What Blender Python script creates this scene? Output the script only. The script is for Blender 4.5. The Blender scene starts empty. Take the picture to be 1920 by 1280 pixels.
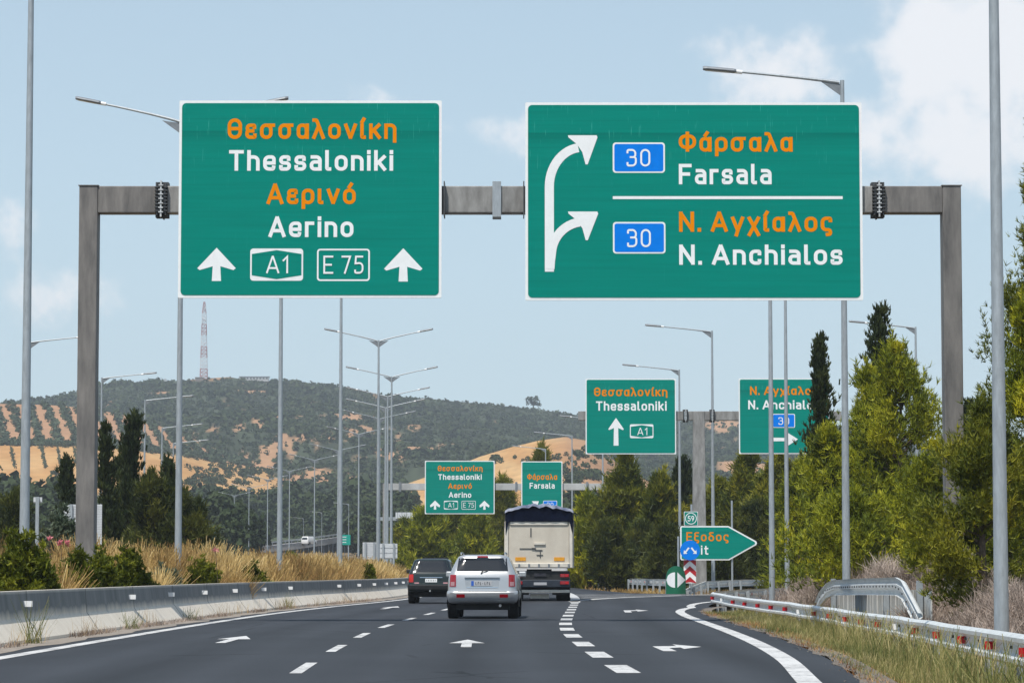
import bpy, math, random
import numpy as np
from mathutils import Vector

# ---------------------------------------------------------------- camera, sky, sun, exposure
F = 5600.0                    # focal length in pixels of a 1920 px wide frame
CAM_H = 1.2
TH = math.atan(430.0 / F)
scene = bpy.context.scene
COL = scene.collection
cam_d = bpy.data.cameras.new('camera')
cam_d.sensor_width = 36.0
cam_d.lens = F / 1920.0 * 36.0
cam_d.clip_start = 0.5
cam_d.clip_end = 20000
cam = bpy.data.objects.new('camera', cam_d)
cam.location = (0, 0, CAM_H)
cam.rotation_euler = (math.pi / 2 + TH, 0, 0)
COL.objects.link(cam)
scene.camera = cam

SUN = Vector((-0.20, -0.44, 0.87)).normalized()
scene.view_settings.view_transform = 'Standard'
scene.view_settings.look = 'None'
scene.view_settings.gamma = 1
scene.view_settings.exposure = 0.08
sl = bpy.data.lights.new('sun', 'SUN')
sl.energy = 4.2
sl.angle = math.radians(0.5)
sl.color = (1.0, 0.95, 0.87)
so = bpy.data.objects.new('sun', sl)
so.rotation_euler = (-SUN).to_track_quat('-Z', 'Y').to_euler()
COL.objects.link(so)

world = bpy.data.worlds.new('World')
scene.world = world
world.use_nodes = True
wn, wl = world.node_tree.nodes, world.node_tree.links
wn.clear()


def nd(nodes, t, **kw):
    n = nodes.new(t)
    for k, v in kw.items():
        setattr(n, k, v)
    return n


def wmath(op, a, b=None, c=None, nodes=None, links=None):
    nodes = nodes or wn
    links = links or wl
    n = nodes.new('ShaderNodeMath')
    n.operation = op
    for i, v in enumerate((a, b, c)):
        if v is None:
            continue
        if isinstance(v, (int, float)):
            n.inputs[i].default_value = v
        else:
            links.new(v, n.inputs[i])
    return n.outputs[0]


sky = nd(wn, 'ShaderNodeTexSky', sky_type='NISHITA', sun_disc=False)
sky.sun_elevation = math.asin(SUN.z)
sky.sun_rotation = math.atan2(SUN.x, SUN.y) % (2 * math.pi)
sky.air_density = 1.0
sky.dust_density = 0.7
sky.ozone_density = 2.0
sky.altitude = 100
tc = nd(wn, 'ShaderNodeTexCoord')
sep = nd(wn, 'ShaderNodeSeparateXYZ')
wl.new(tc.outputs['Generated'], sep.inputs[0])
ys = wmath('MAXIMUM', sep.outputs[1], 0.05)
az = wmath('DIVIDE', sep.outputs[0], ys)
el = wmath('DIVIDE', sep.outputs[2], ys)
nz = nd(wn, 'ShaderNodeTexNoise')
nz.inputs['Scale'].default_value = 48
nz.inputs['Detail'].default_value = 8
nz.inputs['Roughness'].default_value = 0.52
wl.new(tc.outputs['Generated'], nz.inputs['Vector'])
nz2 = nd(wn, 'ShaderNodeTexNoise')
nz2.inputs['Scale'].default_value = 3.5
nz2.inputs['Detail'].default_value = 3
wl.new(tc.outputs['Generated'], nz2.inputs['Vector'])
# cumulus banks: (azimuth slope, elevation slope, widths, strength)
BANKS = [(0.158, 0.160, .040, .028, 1.0), (0.150, 0.186, .030, .016, .75), (0.085, 0.165, .034, .016, .75),
         (-0.014, 0.149, .030, .009, .62), (-0.048, 0.160, .010, .008, .55), (0.02, 0.140, .05, .010, .3),
         (-0.166, 0.110, .018, .028, .5), (-0.15, 0.085, .03, .012, .3), (0.125, 0.135, .05, .02, .5)]
tot = None
for (a, e, wa, we, s) in BANKS:
    q = wmath('ADD', wmath('POWER', wmath('DIVIDE', wmath('SUBTRACT', az, a), wa), 2),
              wmath('POWER', wmath('DIVIDE', wmath('SUBTRACT', el, e), we), 2))
    g = wmath('MULTIPLY', wmath('EXPONENT', wmath('MULTIPLY', q, -1.0)), s)
    tot = g if tot is None else wmath('ADD', tot, g)
dens = wmath('ADD', wmath('MULTIPLY', tot, 0.62), wmath('MULTIPLY', wmath('SUBTRACT', nz.outputs[0], 0.5), 1.25))
dens = wmath('ADD', dens, wmath('MULTIPLY', wmath('SUBTRACT', nz2.outputs[0], 0.5), 0.25))
cm = nd(wn, 'ShaderNodeMapRange', interpolation_type='SMOOTHERSTEP')
cm.inputs['From Min'].default_value = 0.20
cm.inputs['From Max'].default_value = 0.66
wl.new(dens, cm.inputs['Value'])
cov = wmath('MULTIPLY', cm.outputs[0], 0.72)
tint = nd(wn, 'ShaderNodeMix', data_type='RGBA', blend_type='MULTIPLY')
tint.inputs[0].default_value = 1.0
wl.new(sky.outputs[0], tint.inputs[6])
tint.inputs[7].default_value = (1.0, 1.0, 1.0, 1)
# summer haze whitens the sky towards the horizon
hz_f = wmath('MULTIPLY', wmath('EXPONENT', wmath('MULTIPLY', wmath('MAXIMUM', sep.outputs[2], 0.0), -2.2)), 0.82)
pale = nd(wn, 'ShaderNodeMix', data_type='RGBA')
wl.new(hz_f, pale.inputs[0])
wl.new(tint.outputs[2], pale.inputs[6])
pale.inputs[7].default_value = (6.5, 8.35, 9.5, 1)
mixc = nd(wn, 'ShaderNodeMix', data_type='RGBA')
wl.new(cov, mixc.inputs[0])
wl.new(pale.outputs[2], mixc.inputs[6])
mixc.inputs[7].default_value = (10.3, 10.0, 10.0, 1)
bg = nd(wn, 'ShaderNodeBackground')
bg.inputs['Strength'].default_value = 0.1
wl.new(mixc.outputs[2], bg.inputs['Color'])
wo = nd(wn, 'ShaderNodeOutputWorld')
wl.new(bg.outputs[0], wo.inputs['Surface'])

# ---------------------------------------------------------------- helpers
RNG = np.random.default_rng(7)
random.seed(7)
SC, CC = math.sin(TH), math.cos(TH)


def W(px, py, Y):
    """world point at forward distance Y that sits at photo pixel (px, py)"""
    r = (640.0 - py) / F
    Z = Y * (r * CC + SC) / (CC - r * SC)
    dep = Y * CC + Z * SC
    return Vector(((px - 960.0) / F * dep, Y, Z + CAM_H))


def XW(px, Y, py=1070):
    return W(px, py, Y).x


class Curve1:
    """smooth interpolation of x over y (Catmull-Rom style, monotone enough)"""

    def __init__(self, pts):
        self.d = np.array([p[0] for p in pts], float)
        self.x = np.array([p[1] for p in pts], float)
        m = np.gradient(self.x, self.d)
        self.m = m

    def __call__(self, y):
        y = np.asarray(y, float)
        yc = np.clip(y, self.d[0], self.d[-1])
        i = np.clip(np.searchsorted(self.d, yc) - 1, 0, len(self.d) - 2)
        h = self.d[i + 1] - self.d[i]
        t = (yc - self.d[i]) / h
        a = (1 + 2 * t) * (1 - t) ** 2
        b = t * (1 - t) ** 2
        c = t * t * (3 - 2 * t)
        e = t * t * (t - 1)
        v = a * self.x[i] + b * h * self.m[i] + c * self.x[i + 1] + e * h * self.m[i + 1]
        v = v + np.where(y < self.d[0], (y - self.d[0]) * self.m[0], 0) + np.where(y > self.d[-1], (y - self.d[-1]) * self.m[-1], 0)
        return v


def smooth(t):
    t = np.clip(t, 0, 1)
    return t * t * (3 - 2 * t)


# road geometry read off the photo: lane line right of us, left edge line, right edge line
Xr = Curve1([(0, 2.6), (20, 1.82), (36.9, 1.35), (49.8, 1.17), (59, 1.12), (68.6, 1.225), (77.2, 1.42), (87, 1.68), (96, 1.92), (116, 2.44),
             (140, 2.9), (165, 3.0), (200, 2.3), (240, 0.3), (300, -6), (357, -15), (431, -27), (600, -54)])
Xe = Curve1([(0, -6.7), (25, -7.02), (41.2, -7.08), (55, -7.08), (70.7, -6.98), (84, -6.75), (100, -6.1), (122, -4.8), (150, -4.1), (185, -4.5),
             (205, -5.5), (236, -7.9), (300, -14.6), (357, -23.4), (431, -35.2), (521, -48), (600, -60)])
RE = Curve1([(0, 2.6), (25, 2.75), (32.8, 3.23), (40.4, 3.70), (48.1, 4.02), (59.7, 4.32), (72.3, 4.53), (82, 4.72), (90, 5.05), (97.4, 5.75),
             (104, 6.9), (113, 9.0)])
# ramp rail on the right
RAILX = Curve1([(10, 4.2), (34.7, 5.95), (50, 6.8), (64, 7.37), (80, 7.55), (90, 7.45), (100, 7.25), (108, 7.05)])


def tag(o, label=None, cat=None, group=None, kind=None):
    if label:
        o['label'] = label
    if cat:
        o['category'] = cat
    if group:
        o['group'] = group
    if kind:
        o['kind'] = kind
    return o


def empty(name, loc=(0, 0, 0), rz=0.0):
    o = bpy.data.objects.new(name, None)
    o.location = loc
    o.rotation_euler = (0, 0, rz)
    o.empty_display_size = 0.2
    COL.objects.link(o)
    return o


def copy_tree(o, parent=None):
    c = o.copy()
    COL.objects.link(c)
    if parent is not None:
        c.parent = parent
    for ch in list(o.children):
        copy_tree(ch, c)
    return c


class MB:
    def __init__(self):
        self.v, self.f = [], []

    def add(self, verts, faces):
        n = len(self.v)
        self.v += [tuple(p) for p in verts]
        self.f += [tuple(i + n for i in f) for f in faces]

    def box(self, c, s, rz=0.0):
        hx, hy, hz = s[0] / 2, s[1] / 2, s[2] / 2
        cr, sr = math.cos(rz), math.sin(rz)
        vs = []
        for z in (-hz, hz):
            for x, y in ((-hx, -hy), (hx, -hy), (hx, hy), (-hx, hy)):
                vs.append((c[0] + x * cr - y * sr, c[1] + x * sr + y * cr, c[2] + z))
        self.add(vs, [(3, 2, 1, 0), (4, 5, 6, 7), (0, 1, 5, 4), (1, 2, 6, 5), (2, 3, 7, 6), (3, 0, 4, 7)])
        return self

    def tube(self, path, rad, n=10, cap=True):
        path = [Vector(p) for p in path]
        if isinstance(rad, (int, float)):
            rad = [rad] * len(path)
        rings = []
        for i, p in enumerate(path):
            t = (path[min(i + 1, len(path) - 1)] - path[max(i - 1, 0)]).normalized()
            up = Vector((0, 0, 1)) if abs(t.z) < 0.95 else Vector((0, 1, 0))
            a = t.cross(up).normalized()
            b = a.cross(t).normalized()
            rings.append([p + (a * math.cos(k * 2 * math.pi / n) + b * math.sin(k * 2 * math.pi / n)) * rad[i] for k in range(n)])
        vs = [q for r in rings for q in r]
        fs = []
        for i in range(len(path) - 1):
            for k in range(n):
                fs.append((i * n + k, i * n + (k + 1) % n, (i + 1) * n + (k + 1) % n, (i + 1) * n + k))
        if cap:
            fs.append(tuple(range(n - 1, -1, -1)))
            fs.append(tuple((len(path) - 1) * n + k for k in range(n)))
        self.add(vs, fs)
        return self

    def sweep(self, path, prof, closed=False, cap=True):
        """profile points (offset to the right of travel, height) along a path of (x,y,z)"""
        path = [Vector(p) for p in path]
        m = len(prof)
        vs, fs = [], []
        for i, p in enumerate(path):
            t = path[min(i + 1, len(path) - 1)] - path[max(i - 1, 0)]
            t.z = 0
            t.normalize()
            r = Vector((t.y, -t.x, 0))
            for (o, z) in prof:
                vs.append(p + r * o + Vector((0, 0, z)))
        for i in range(len(path) - 1):
            for k in range(m if closed else m - 1):
                a, b = i * m + k, i * m + (k + 1) % m
                fs.append((a, b, b + m, a + m))
        if closed and cap:
            fs.append(tuple(range(m - 1, -1, -1)))
            fs.append(tuple((len(path) - 1) * m + k for k in range(m)))
        self.add(vs, fs)
        return self

    def prism(self, pts, y0, y1):
        """outline in (x,z) extruded along y"""
        n = len(pts)
        vs = [(p[0], y0, p[1]) for p in pts] + [(p[0], y1, p[1]) for p in pts]
        fs = [tuple(range(n)), tuple(range(2 * n - 1, n - 1, -1))]
        fs += [((k + 1) % n, k, n + k, n + (k + 1) % n) for k in range(n)]
        self.add(vs, fs)
        return self

    def build(self, name, mat, parent=None, smooth=False, bevel=0, loc=None):
        me = bpy.data.meshes.new(name)
        me.from_pydata([tuple(p) for p in self.v], [], self.f)
        if mat is not None:
            me.materials.append(mat)
        if smooth:
            me.polygons.foreach_set('use_smooth', [True] * len(me.polygons))
        me.update()
        o = bpy.data.objects.new(name, me)
        COL.objects.link(o)
        if parent is not None:
            o.parent = parent
        if loc is not None:
            o.location = loc
        if smooth and hasattr(me, 'set_sharp_from_angle'):
            me.set_sharp_from_angle(angle=math.radians(40))
        if bevel:
            b = o.modifiers.new('bevel', 'BEVEL')
            b.width = bevel
            b.segments = 2
            b.limit_method = 'ANGLE'
        return o


def np_mesh(name, V, faces, tint, mat, parent=None, smooth=False):
    """V (n,3); faces (m,k) index array; tint per face"""
    m, k = faces.shape
    me = bpy.data.meshes.new(name)
    me.vertices.add(len(V))
    me.vertices.foreach_set('co', np.ascontiguousarray(V, dtype=np.float32).ravel())
    me.loops.add(m * k)
    me.loops.foreach_set('vertex_index', np.ascontiguousarray(faces, dtype=np.int32).ravel())
    me.polygons.add(m)
    me.polygons.foreach_set('loop_start', np.arange(0, m * k, k, dtype=np.int32))
    me.polygons.foreach_set('loop_total', np.full(m, k, dtype=np.int32))
    if smooth:
        me.polygons.foreach_set('use_smooth', np.ones(m, dtype=bool))
    me.update(calc_edges=True)
    if tint is not None:
        at = me.attributes.new('tint', 'FLOAT', 'FACE')
        at.data.foreach_set('value', np.ascontiguousarray(tint, dtype=np.float32))
    me.materials.append(mat)
    o = bpy.data.objects.new(name, me)
    COL.objects.link(o)
    if parent is not None:
        o.parent = parent
    return o


# ---------------------------------------------------------------- materials
def principled(name):
    m = bpy.data.materials.new(name)
    m.use_nodes = True
    n, l = m.node_tree.nodes, m.node_tree.links
    return m, n, l, n['Principled BSDF'], n['Material Output']


def mat(name, col, rough=0.6, metal=0.0, var=0.0, scale=2.0, bump=0.0, bscale=None, spec=0.5, streak=None, col2=None, detail=5, coat=0.0):
    m, n, l, p, out = principled(name)
    p.inputs['Roughness'].default_value = rough
    p.inputs['Metallic'].default_value = metal
    p.inputs['Specular IOR Level'].default_value = spec
    if coat:
        p.inputs['Coat Weight'].default_value = coat
        p.inputs['Coat Roughness'].default_value = 0.05
    c = (*col, 1)
    if var or col2:
        t = nd(n, 'ShaderNodeTexCoord')
        vec = t.outputs['Object']
        if streak:
            mp = nd(n, 'ShaderNodeMapping')
            mp.inputs['Scale'].default_value = streak
            l.new(vec, mp.inputs[0])
            vec = mp.outputs[0]
        nz = nd(n, 'ShaderNodeTexNoise')
        nz.inputs['Scale'].default_value = scale
        nz.inputs['Detail'].default_value = detail
        nz.inputs['Roughness'].default_value = 0.65
        l.new(vec, nz.inputs['Vector'])
        rp = nd(n, 'ShaderNodeValToRGB')
        lo = tuple(x * (1 - var) for x in col) if not col2 else col2
        hi = tuple(min(1, x * (1 + var)) for x in col) if not col2 else col
        rp.color_ramp.elements[0].position = 0.32
        rp.color_ramp.elements[1].position = 0.68
        rp.color_ramp.elements[0].color = (*lo, 1)
        rp.color_ramp.elements[1].color = (*hi, 1)
        l.new(nz.outputs[0], rp.inputs[0])
        l.new(rp.outputs[0], p.inputs['Base Color'])
    else:
        p.inputs['Base Color'].default_value = c
    if bump:
        t2 = nd(n, 'ShaderNodeTexCoord')
        nb = nd(n, 'ShaderNodeTexNoise')
        nb.inputs['Scale'].default_value = bscale or scale * 6
        nb.inputs['Detail'].default_value = 6
        l.new(t2.outputs['Object'], nb.inputs['Vector'])
        bm = nd(n, 'ShaderNodeBump')
        bm.inputs['Strength'].default_value = bump
        bm.inputs['Distance'].default_value = 0.05
        l.new(nb.outputs[0], bm.inputs['Height'])
        l.new(bm.outputs[0], p.inputs['Normal'])
    return m


def leaf_mat(name, cols, trans=0.3, rough=0.55):
    """cols: ramp over the per-face tint"""
    m, n, l, p, out = principled(name)
    a = nd(n, 'ShaderNodeAttribute', attribute_name='tint')
    rp = nd(n, 'ShaderNodeValToRGB')
    er = rp.color_ramp.elements
    while len(er) < len(cols):
        er.new(0.5)
    for i, c in enumerate(cols):
        er[i].position = i / max(1, len(cols) - 1)
        er[i].color = (*c, 1)
    l.new(a.outputs['Fac'], rp.inputs[0])
    l.new(rp.outputs[0], p.inputs['Base Color'])
    p.inputs['Roughness'].default_value = rough
    p.inputs['Specular IOR Level'].default_value = 0.25
    if trans:
        tr = nd(n, 'ShaderNodeBsdfTranslucent')
        l.new(rp.outputs[0], tr.inputs['Color'])
        mx = nd(n, 'ShaderNodeMixShader')
        mx.inputs[0].default_value = trans
        l.new(p.outputs[0], mx.inputs[1])
        l.new(tr.outputs[0], mx.inputs[2])
        l.new(mx.outputs[0], out.inputs['Surface'])
    return m


M = {}
M['galv'] = mat('galvanised_steel', (0.36, 0.40, 0.43), rough=0.5, metal=0.35, var=0.16, scale=3.0, streak=(6, 6, 1.2), bump=0.03)
M['galv_dark'] = mat('lamp_head_steel', (0.22, 0.24, 0.26), rough=0.5, metal=0.3, var=0.15, scale=4)
M['lamp_glass'] = mat('lamp_glass', (0.75, 0.77, 0.78), rough=0.2)
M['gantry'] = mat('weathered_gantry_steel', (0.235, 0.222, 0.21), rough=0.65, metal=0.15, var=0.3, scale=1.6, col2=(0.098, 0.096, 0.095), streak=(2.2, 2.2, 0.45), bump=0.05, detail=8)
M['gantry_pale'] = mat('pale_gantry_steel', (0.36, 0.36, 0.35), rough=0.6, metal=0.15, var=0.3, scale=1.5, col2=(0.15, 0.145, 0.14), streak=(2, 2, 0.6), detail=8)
M['flange'] = mat('dark_flange_steel', (0.07, 0.075, 0.08), rough=0.6, metal=0.2, var=0.3, scale=8)
M['flange_pale'] = mat('pale_flange_edge', (0.5, 0.52, 0.53), rough=0.5, metal=0.2, var=0.2, scale=9)
M['white_film'] = mat('white_sign_film', (0.84, 0.87, 0.88), rough=0.45, var=0.04, scale=6)
M['orange_film'] = mat('orange_sign_film', (0.80, 0.245, 0.0), rough=0.6, var=0.06, scale=4, spec=.1)
M['blue_film'] = mat('blue_sign_film', (0.0, 0.20, 0.78), rough=0.6, var=0.05, scale=5, spec=.1)
M['red_film'] = mat('red_sign_film', (0.42, 0.012, 0.02), rough=0.5, var=0.1, scale=5)
M['alu'] = mat('aluminium_sign_back', (0.62, 0.65, 0.68), rough=0.45, metal=0.2, var=0.12, scale=3, streak=(1, 1, 8))
M['reflector_red'] = mat('red_reflector', (0.46, 0.004, 0.010), rough=0.3, var=0.1, scale=20)
M['reflector_white'] = mat('white_reflector', (0.85, 0.86, 0.86), rough=0.3)
M['concrete'] = None


def sign_green():
    """green film on horizontal planks: faint plank tone, one darker strip near the top, fine vertical scratches"""
    m, n, l, p, out = principled('green_sign_film')
    t = nd(n, 'ShaderNodeTexCoord')
    sp = nd(n, 'ShaderNodeSeparateXYZ')
    l.new(t.outputs['Generated'], sp.inputs[0])
    z = sp.outputs[2]
    mp = nd(n, 'ShaderNodeMapping')
    mp.inputs['Scale'].default_value = (0.25, 1, 7.0)
    l.new(t.outputs['Object'], mp.inputs[0])
    nz = nd(n, 'ShaderNodeTexNoise')
    nz.inputs['Scale'].default_value = 1.6
    nz.inputs['Detail'].default_value = 5
    l.new(mp.outputs[0], nz.inputs['Vector'])
    mp2 = nd(n, 'ShaderNodeMapping')
    mp2.inputs['Scale'].default_value = (30, 1, 1.5)
    l.new(t.outputs['Object'], mp2.inputs[0])
    sc = nd(n, 'ShaderNodeTexNoise')
    sc.inputs['Scale'].default_value = 1.0
    sc.inputs['Detail'].default_value = 2
    l.new(mp2.outputs[0], sc.inputs['Vector'])
    K = dict(nodes=n, links=l)
    mo = nd(n, 'ShaderNodeMapRange')
    mo.inputs['From Min'].default_value = 0.655
    mo.inputs['From Max'].default_value = 0.74
    l.new(sc.outputs[0], mo.inputs['Value'])
    top = nd(n, 'ShaderNodeMapRange')
    top.inputs['From Min'].default_value = 0.55
    top.inputs['From Max'].default_value = 1.0
    top.inputs['To Min'].default_value = 0.05
    top.inputs['To Max'].default_value = 0.8
    l.new(z, top.inputs['Value'])
    scr = wmath('MULTIPLY', mo.outputs[0], top.outputs[0], **K)
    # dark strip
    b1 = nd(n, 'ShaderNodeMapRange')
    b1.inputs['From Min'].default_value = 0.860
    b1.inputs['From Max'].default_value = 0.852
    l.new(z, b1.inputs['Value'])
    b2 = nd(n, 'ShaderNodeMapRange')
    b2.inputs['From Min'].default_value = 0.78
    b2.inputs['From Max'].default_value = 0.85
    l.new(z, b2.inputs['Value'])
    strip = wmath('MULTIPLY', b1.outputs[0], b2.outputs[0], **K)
    val = wmath('ADD', 0.82, wmath('MULTIPLY', nz.outputs[0], 0.38, **K), **K)
    so_ = nd(n, 'ShaderNodeSeparateXYZ')
    l.new(t.outputs['Object'], so_.inputs[0])
    seam = wmath('LESS_THAN', wmath('FRACT', wmath('DIVIDE', so_.outputs[2], 0.31, **K), **K), 0.05, **K)
    val = wmath('SUBTRACT', val, wmath('MULTIPLY', seam, 0.09, **K), **K)
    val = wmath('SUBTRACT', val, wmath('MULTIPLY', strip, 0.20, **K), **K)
    vm = nd(n, 'ShaderNodeVectorMath', operation='SCALE')
    vm.inputs[0].default_value = (0.0, 0.225, 0.178)
    l.new(val, vm.inputs['Scale'])
    mx = nd(n, 'ShaderNodeMix', data_type='RGBA')
    l.new(scr, mx.inputs[0])
    l.new(vm.outputs[0], mx.inputs[6])
    mx.inputs[7].default_value = (0.10, 0.55, 0.45, 1)
    l.new(mx.outputs[2], p.inputs['Base Color'])
    p.inputs['Roughness'].default_value = 0.65
    p.inputs['Specular IOR Level'].default_value = 0.08
    return m


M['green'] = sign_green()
M['green_dark'] = mat('dark_green_plastic', (0.004, 0.14, 0.07), rough=0.5, var=0.12, scale=2)

# foliage palettes (linear)
M['pine'] = leaf_mat('pine_needles', [(0.050, 0.072, 0.008), (0.135, 0.170, 0.012), (0.30, 0.315, 0.014), (0.50, 0.46, 0.022)], trans=0.16)
M['pine_mid'] = leaf_mat('pine_needles_duller', [(0.030, 0.048, 0.010), (0.09, 0.115, 0.012), (0.20, 0.205, 0.016), (0.33, 0.30, 0.02)], trans=0.16)
M['pine_dark'] = leaf_mat('dark_pine_needles', [(0.016, 0.028, 0.009), (0.042, 0.058, 0.012), (0.09, 0.105, 0.016), (0.15, 0.15, 0.02)], trans=0.22)
M['cypress'] = leaf_mat('cypress_scales', [(0.014, 0.026, 0.010), (0.034, 0.052, 0.016), (0.075, 0.092, 0.026)], trans=0.22)
M['oleander'] = leaf_mat('oleander_leaves', [(0.036, 0.056, 0.007), (0.12, 0.145, 0.010), (0.30, 0.30, 0.022)], trans=0.32)
M['greyshrub'] = leaf_mat('grey_green_leaves', [(0.05, 0.075, 0.045), (0.10, 0.135, 0.085), (0.18, 0.21, 0.14)], trans=0.25)
M['petal'] = leaf_mat('pink_petals', [(0.65, 0.16, 0.2), (0.8, 0.36, 0.4)], trans=0.4)
M['straw'] = leaf_mat('dry_straw', [(0.17, 0.14, 0.045), (0.34, 0.20, 0.075), (0.58, 0.40, 0.145), (0.78, 0.60, 0.29)], trans=0.3)
M['verge'] = leaf_mat('verge_grass', [(0.07, 0.095, 0.025), (0.18, 0.20, 0.06), (0.36, 0.315, 0.12), (0.60, 0.50, 0.26)], trans=0.3)
M['brush'] = leaf_mat('dry_brush_twigs', [(0.17, 0.13, 0.105), (0.36, 0.285, 0.235), (0.56, 0.47, 0.40)], trans=0.15)
M['rust'] = leaf_mat('dead_orange_grass', [(0.20, 0.085, 0.03), (0.42, 0.21, 0.08), (0.55, 0.36, 0.17)], trans=0.2)
M['scrub'] = leaf_mat('hill_scrub', [(0.026, 0.042, 0.015), (0.042, 0.060, 0.022), (0.064, 0.082, 0.032)], trans=0.0, rough=0.9)
M['olive'] = leaf_mat('olive_foliage', [(0.030, 0.048, 0.025), (0.06, 0.085, 0.045), (0.11, 0.13, 0.08)], trans=0.0, rough=0.9)
M['bark'] = mat('bark', (0.10, 0.075, 0.055), rough=0.9, var=0.4, scale=6, bump=0.3)
HAZE = 0.00016
# ---------------------------------------------------------------- the setting: ground, road, hills
RR_Y = [90, 97.4, 104, 112, 121, 131, 142, 150, 158, 169, 183, 198, 222]
RR_X = [5.3, 5.85, 6.2, 7.0, 8.6, 11.5, 16, 21, 28, 40, 58, 80, 112]


def ground_z(X, Y):
    X = np.asarray(X, float)
    Y = np.asarray(Y, float)
    z = np.full(np.broadcast(X, Y).shape, -0.05)
    e = X - Xe(np.clip(Y, -50, 620))
    left = -e - 1.75
    z = z + np.where(left > 0, 0.45 * smooth(left / 1.2) * (1 - smooth((left - 7.5) / 2.5)), 0) * (1 - smooth((Y - 300) / 100))
    # right bank: dip to the rail, then rise
    rx = np.where(Y < 104, RAILX(np.clip(Y, 5, 108)), np.interp(Y, RR_Y, RR_X) + 1.1)
    r = X - rx
    fade = 1 - smooth((Y - 150) / 60)
    z = z + fade * (-0.30 * smooth((r + 2.0) / 1.4) + 1.25 * smooth((r - 0.6) / 3.5) + 0.9 * smooth((r - 4) / 10))
    # land climbs gently towards the hills
    z = z + np.where(Y > 250, (Y - 250) * 0.006, 0) + np.where(Y > 520, (Y - 520) ** 2 * 0.000035, 0)
    return z


def ground_mat():
    m, n, l, p, out = principled('dry_ground')
    t = nd(n, 'ShaderNodeTexCoord')
    a = nd(n, 'ShaderNodeTexNoise')
    a.inputs['Scale'].default_value = 0.35
    a.inputs['Detail'].default_value = 8
    l.new(t.outputs['Object'], a.inputs['Vector'])
    r = nd(n, 'ShaderNodeValToRGB')
    e = r.color_ramp.elements
    e[0].position, e[0].color = 0.3, (0.10, 0.075, 0.04, 1)
    e[1].position, e[1].color = 0.7, (0.32, 0.21, 0.105, 1)
    k = e.new(0.5)
    k.color = (0.20, 0.145, 0.075, 1)
    l.new(a.outputs[0], r.inputs[0])
    l.new(r.outputs[0], p.inputs['Base Color'])
    p.inputs['Roughness'].default_value = 0.95
    b = nd(n, 'ShaderNodeTexNoise')
    b.inputs['Scale'].default_value = 9
    b.inputs['Detail'].default_value = 6
    l.new(t.outputs['Object'], b.inputs['Vector'])
    bm = nd(n, 'ShaderNodeBump')
    bm.inputs['Strength'].default_value = 0.5
    bm.inputs['Distance'].default_value = 0.08
    l.new(b.outputs[0], bm.inputs['Height'])
    l.new(bm.outputs[0], p.inputs['Normal'])
    return m


def grid_mesh(name, xs, ys, zf, m, smooth_=True):
    X, Y = np.meshgrid(xs, ys)
    Z = zf(X, Y)
    V = np.stack([X, Y, Z], -1).reshape(-1, 3)
    nx, ny = len(xs), len(ys)
    i = np.arange(nx - 1)[None, :] + nx * np.arange(ny - 1)[:, None]
    i = i.ravel()
    Fc = np.stack([i, i + 1, i + nx + 1, i + nx], -1)
    return np_mesh(name, V, Fc, None, m, smooth=smooth_)


xs = np.concatenate([np.linspace(-2600, -120, 26), np.linspace(-100, -22, 27), np.linspace(-20, 24, 111), np.linspace(26, 100, 26), np.linspace(120, 2600, 26)])
ys = np.concatenate([np.linspace(-160, 8, 18), np.linspace(10, 140, 131), np.linspace(143, 320, 60), np.linspace(330, 1000, 60), np.linspace(1040, 2900, 20)])


def terrain_z(X, Y):
    z = ground_z(X, np.minimum(Y, 900))
    # keep the sheet safely below the paving
    lo = Xe(np.clip(Y, -50, 620)) - 1.9
    hi = np.where(Y < 100, RE(np.clip(Y, 0, 100)) + 0.75, Xr(np.clip(Y, 0, 620)) + 3.0)
    hi = np.where(Y < 97, hi, np.where(Y < 222, np.interp(Y, RR_Y, RR_X) + 0.8, hi))
    inside = (X > lo) & (X < hi)
    z = np.where(inside, np.minimum(z, -0.05 + np.where(Y > 250, (Y - 250) * 0.006, 0) + np.where(Y > 520, (np.minimum(Y, 900) - 520) ** 2 * 0.000035, 0) - 0.05), z)
    return z


ter = grid_mesh('ground', xs, ys, terrain_z, ground_mat())
tag(ter, 'dry ground of pale soil and grass beside the motorway', 'ground', kind='structure')


def road_z(Y):
    return (Y > 250) * (Y - 250) * 0.006 + (Y > 520) * (Y - 520) ** 2 * 0.000035


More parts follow.
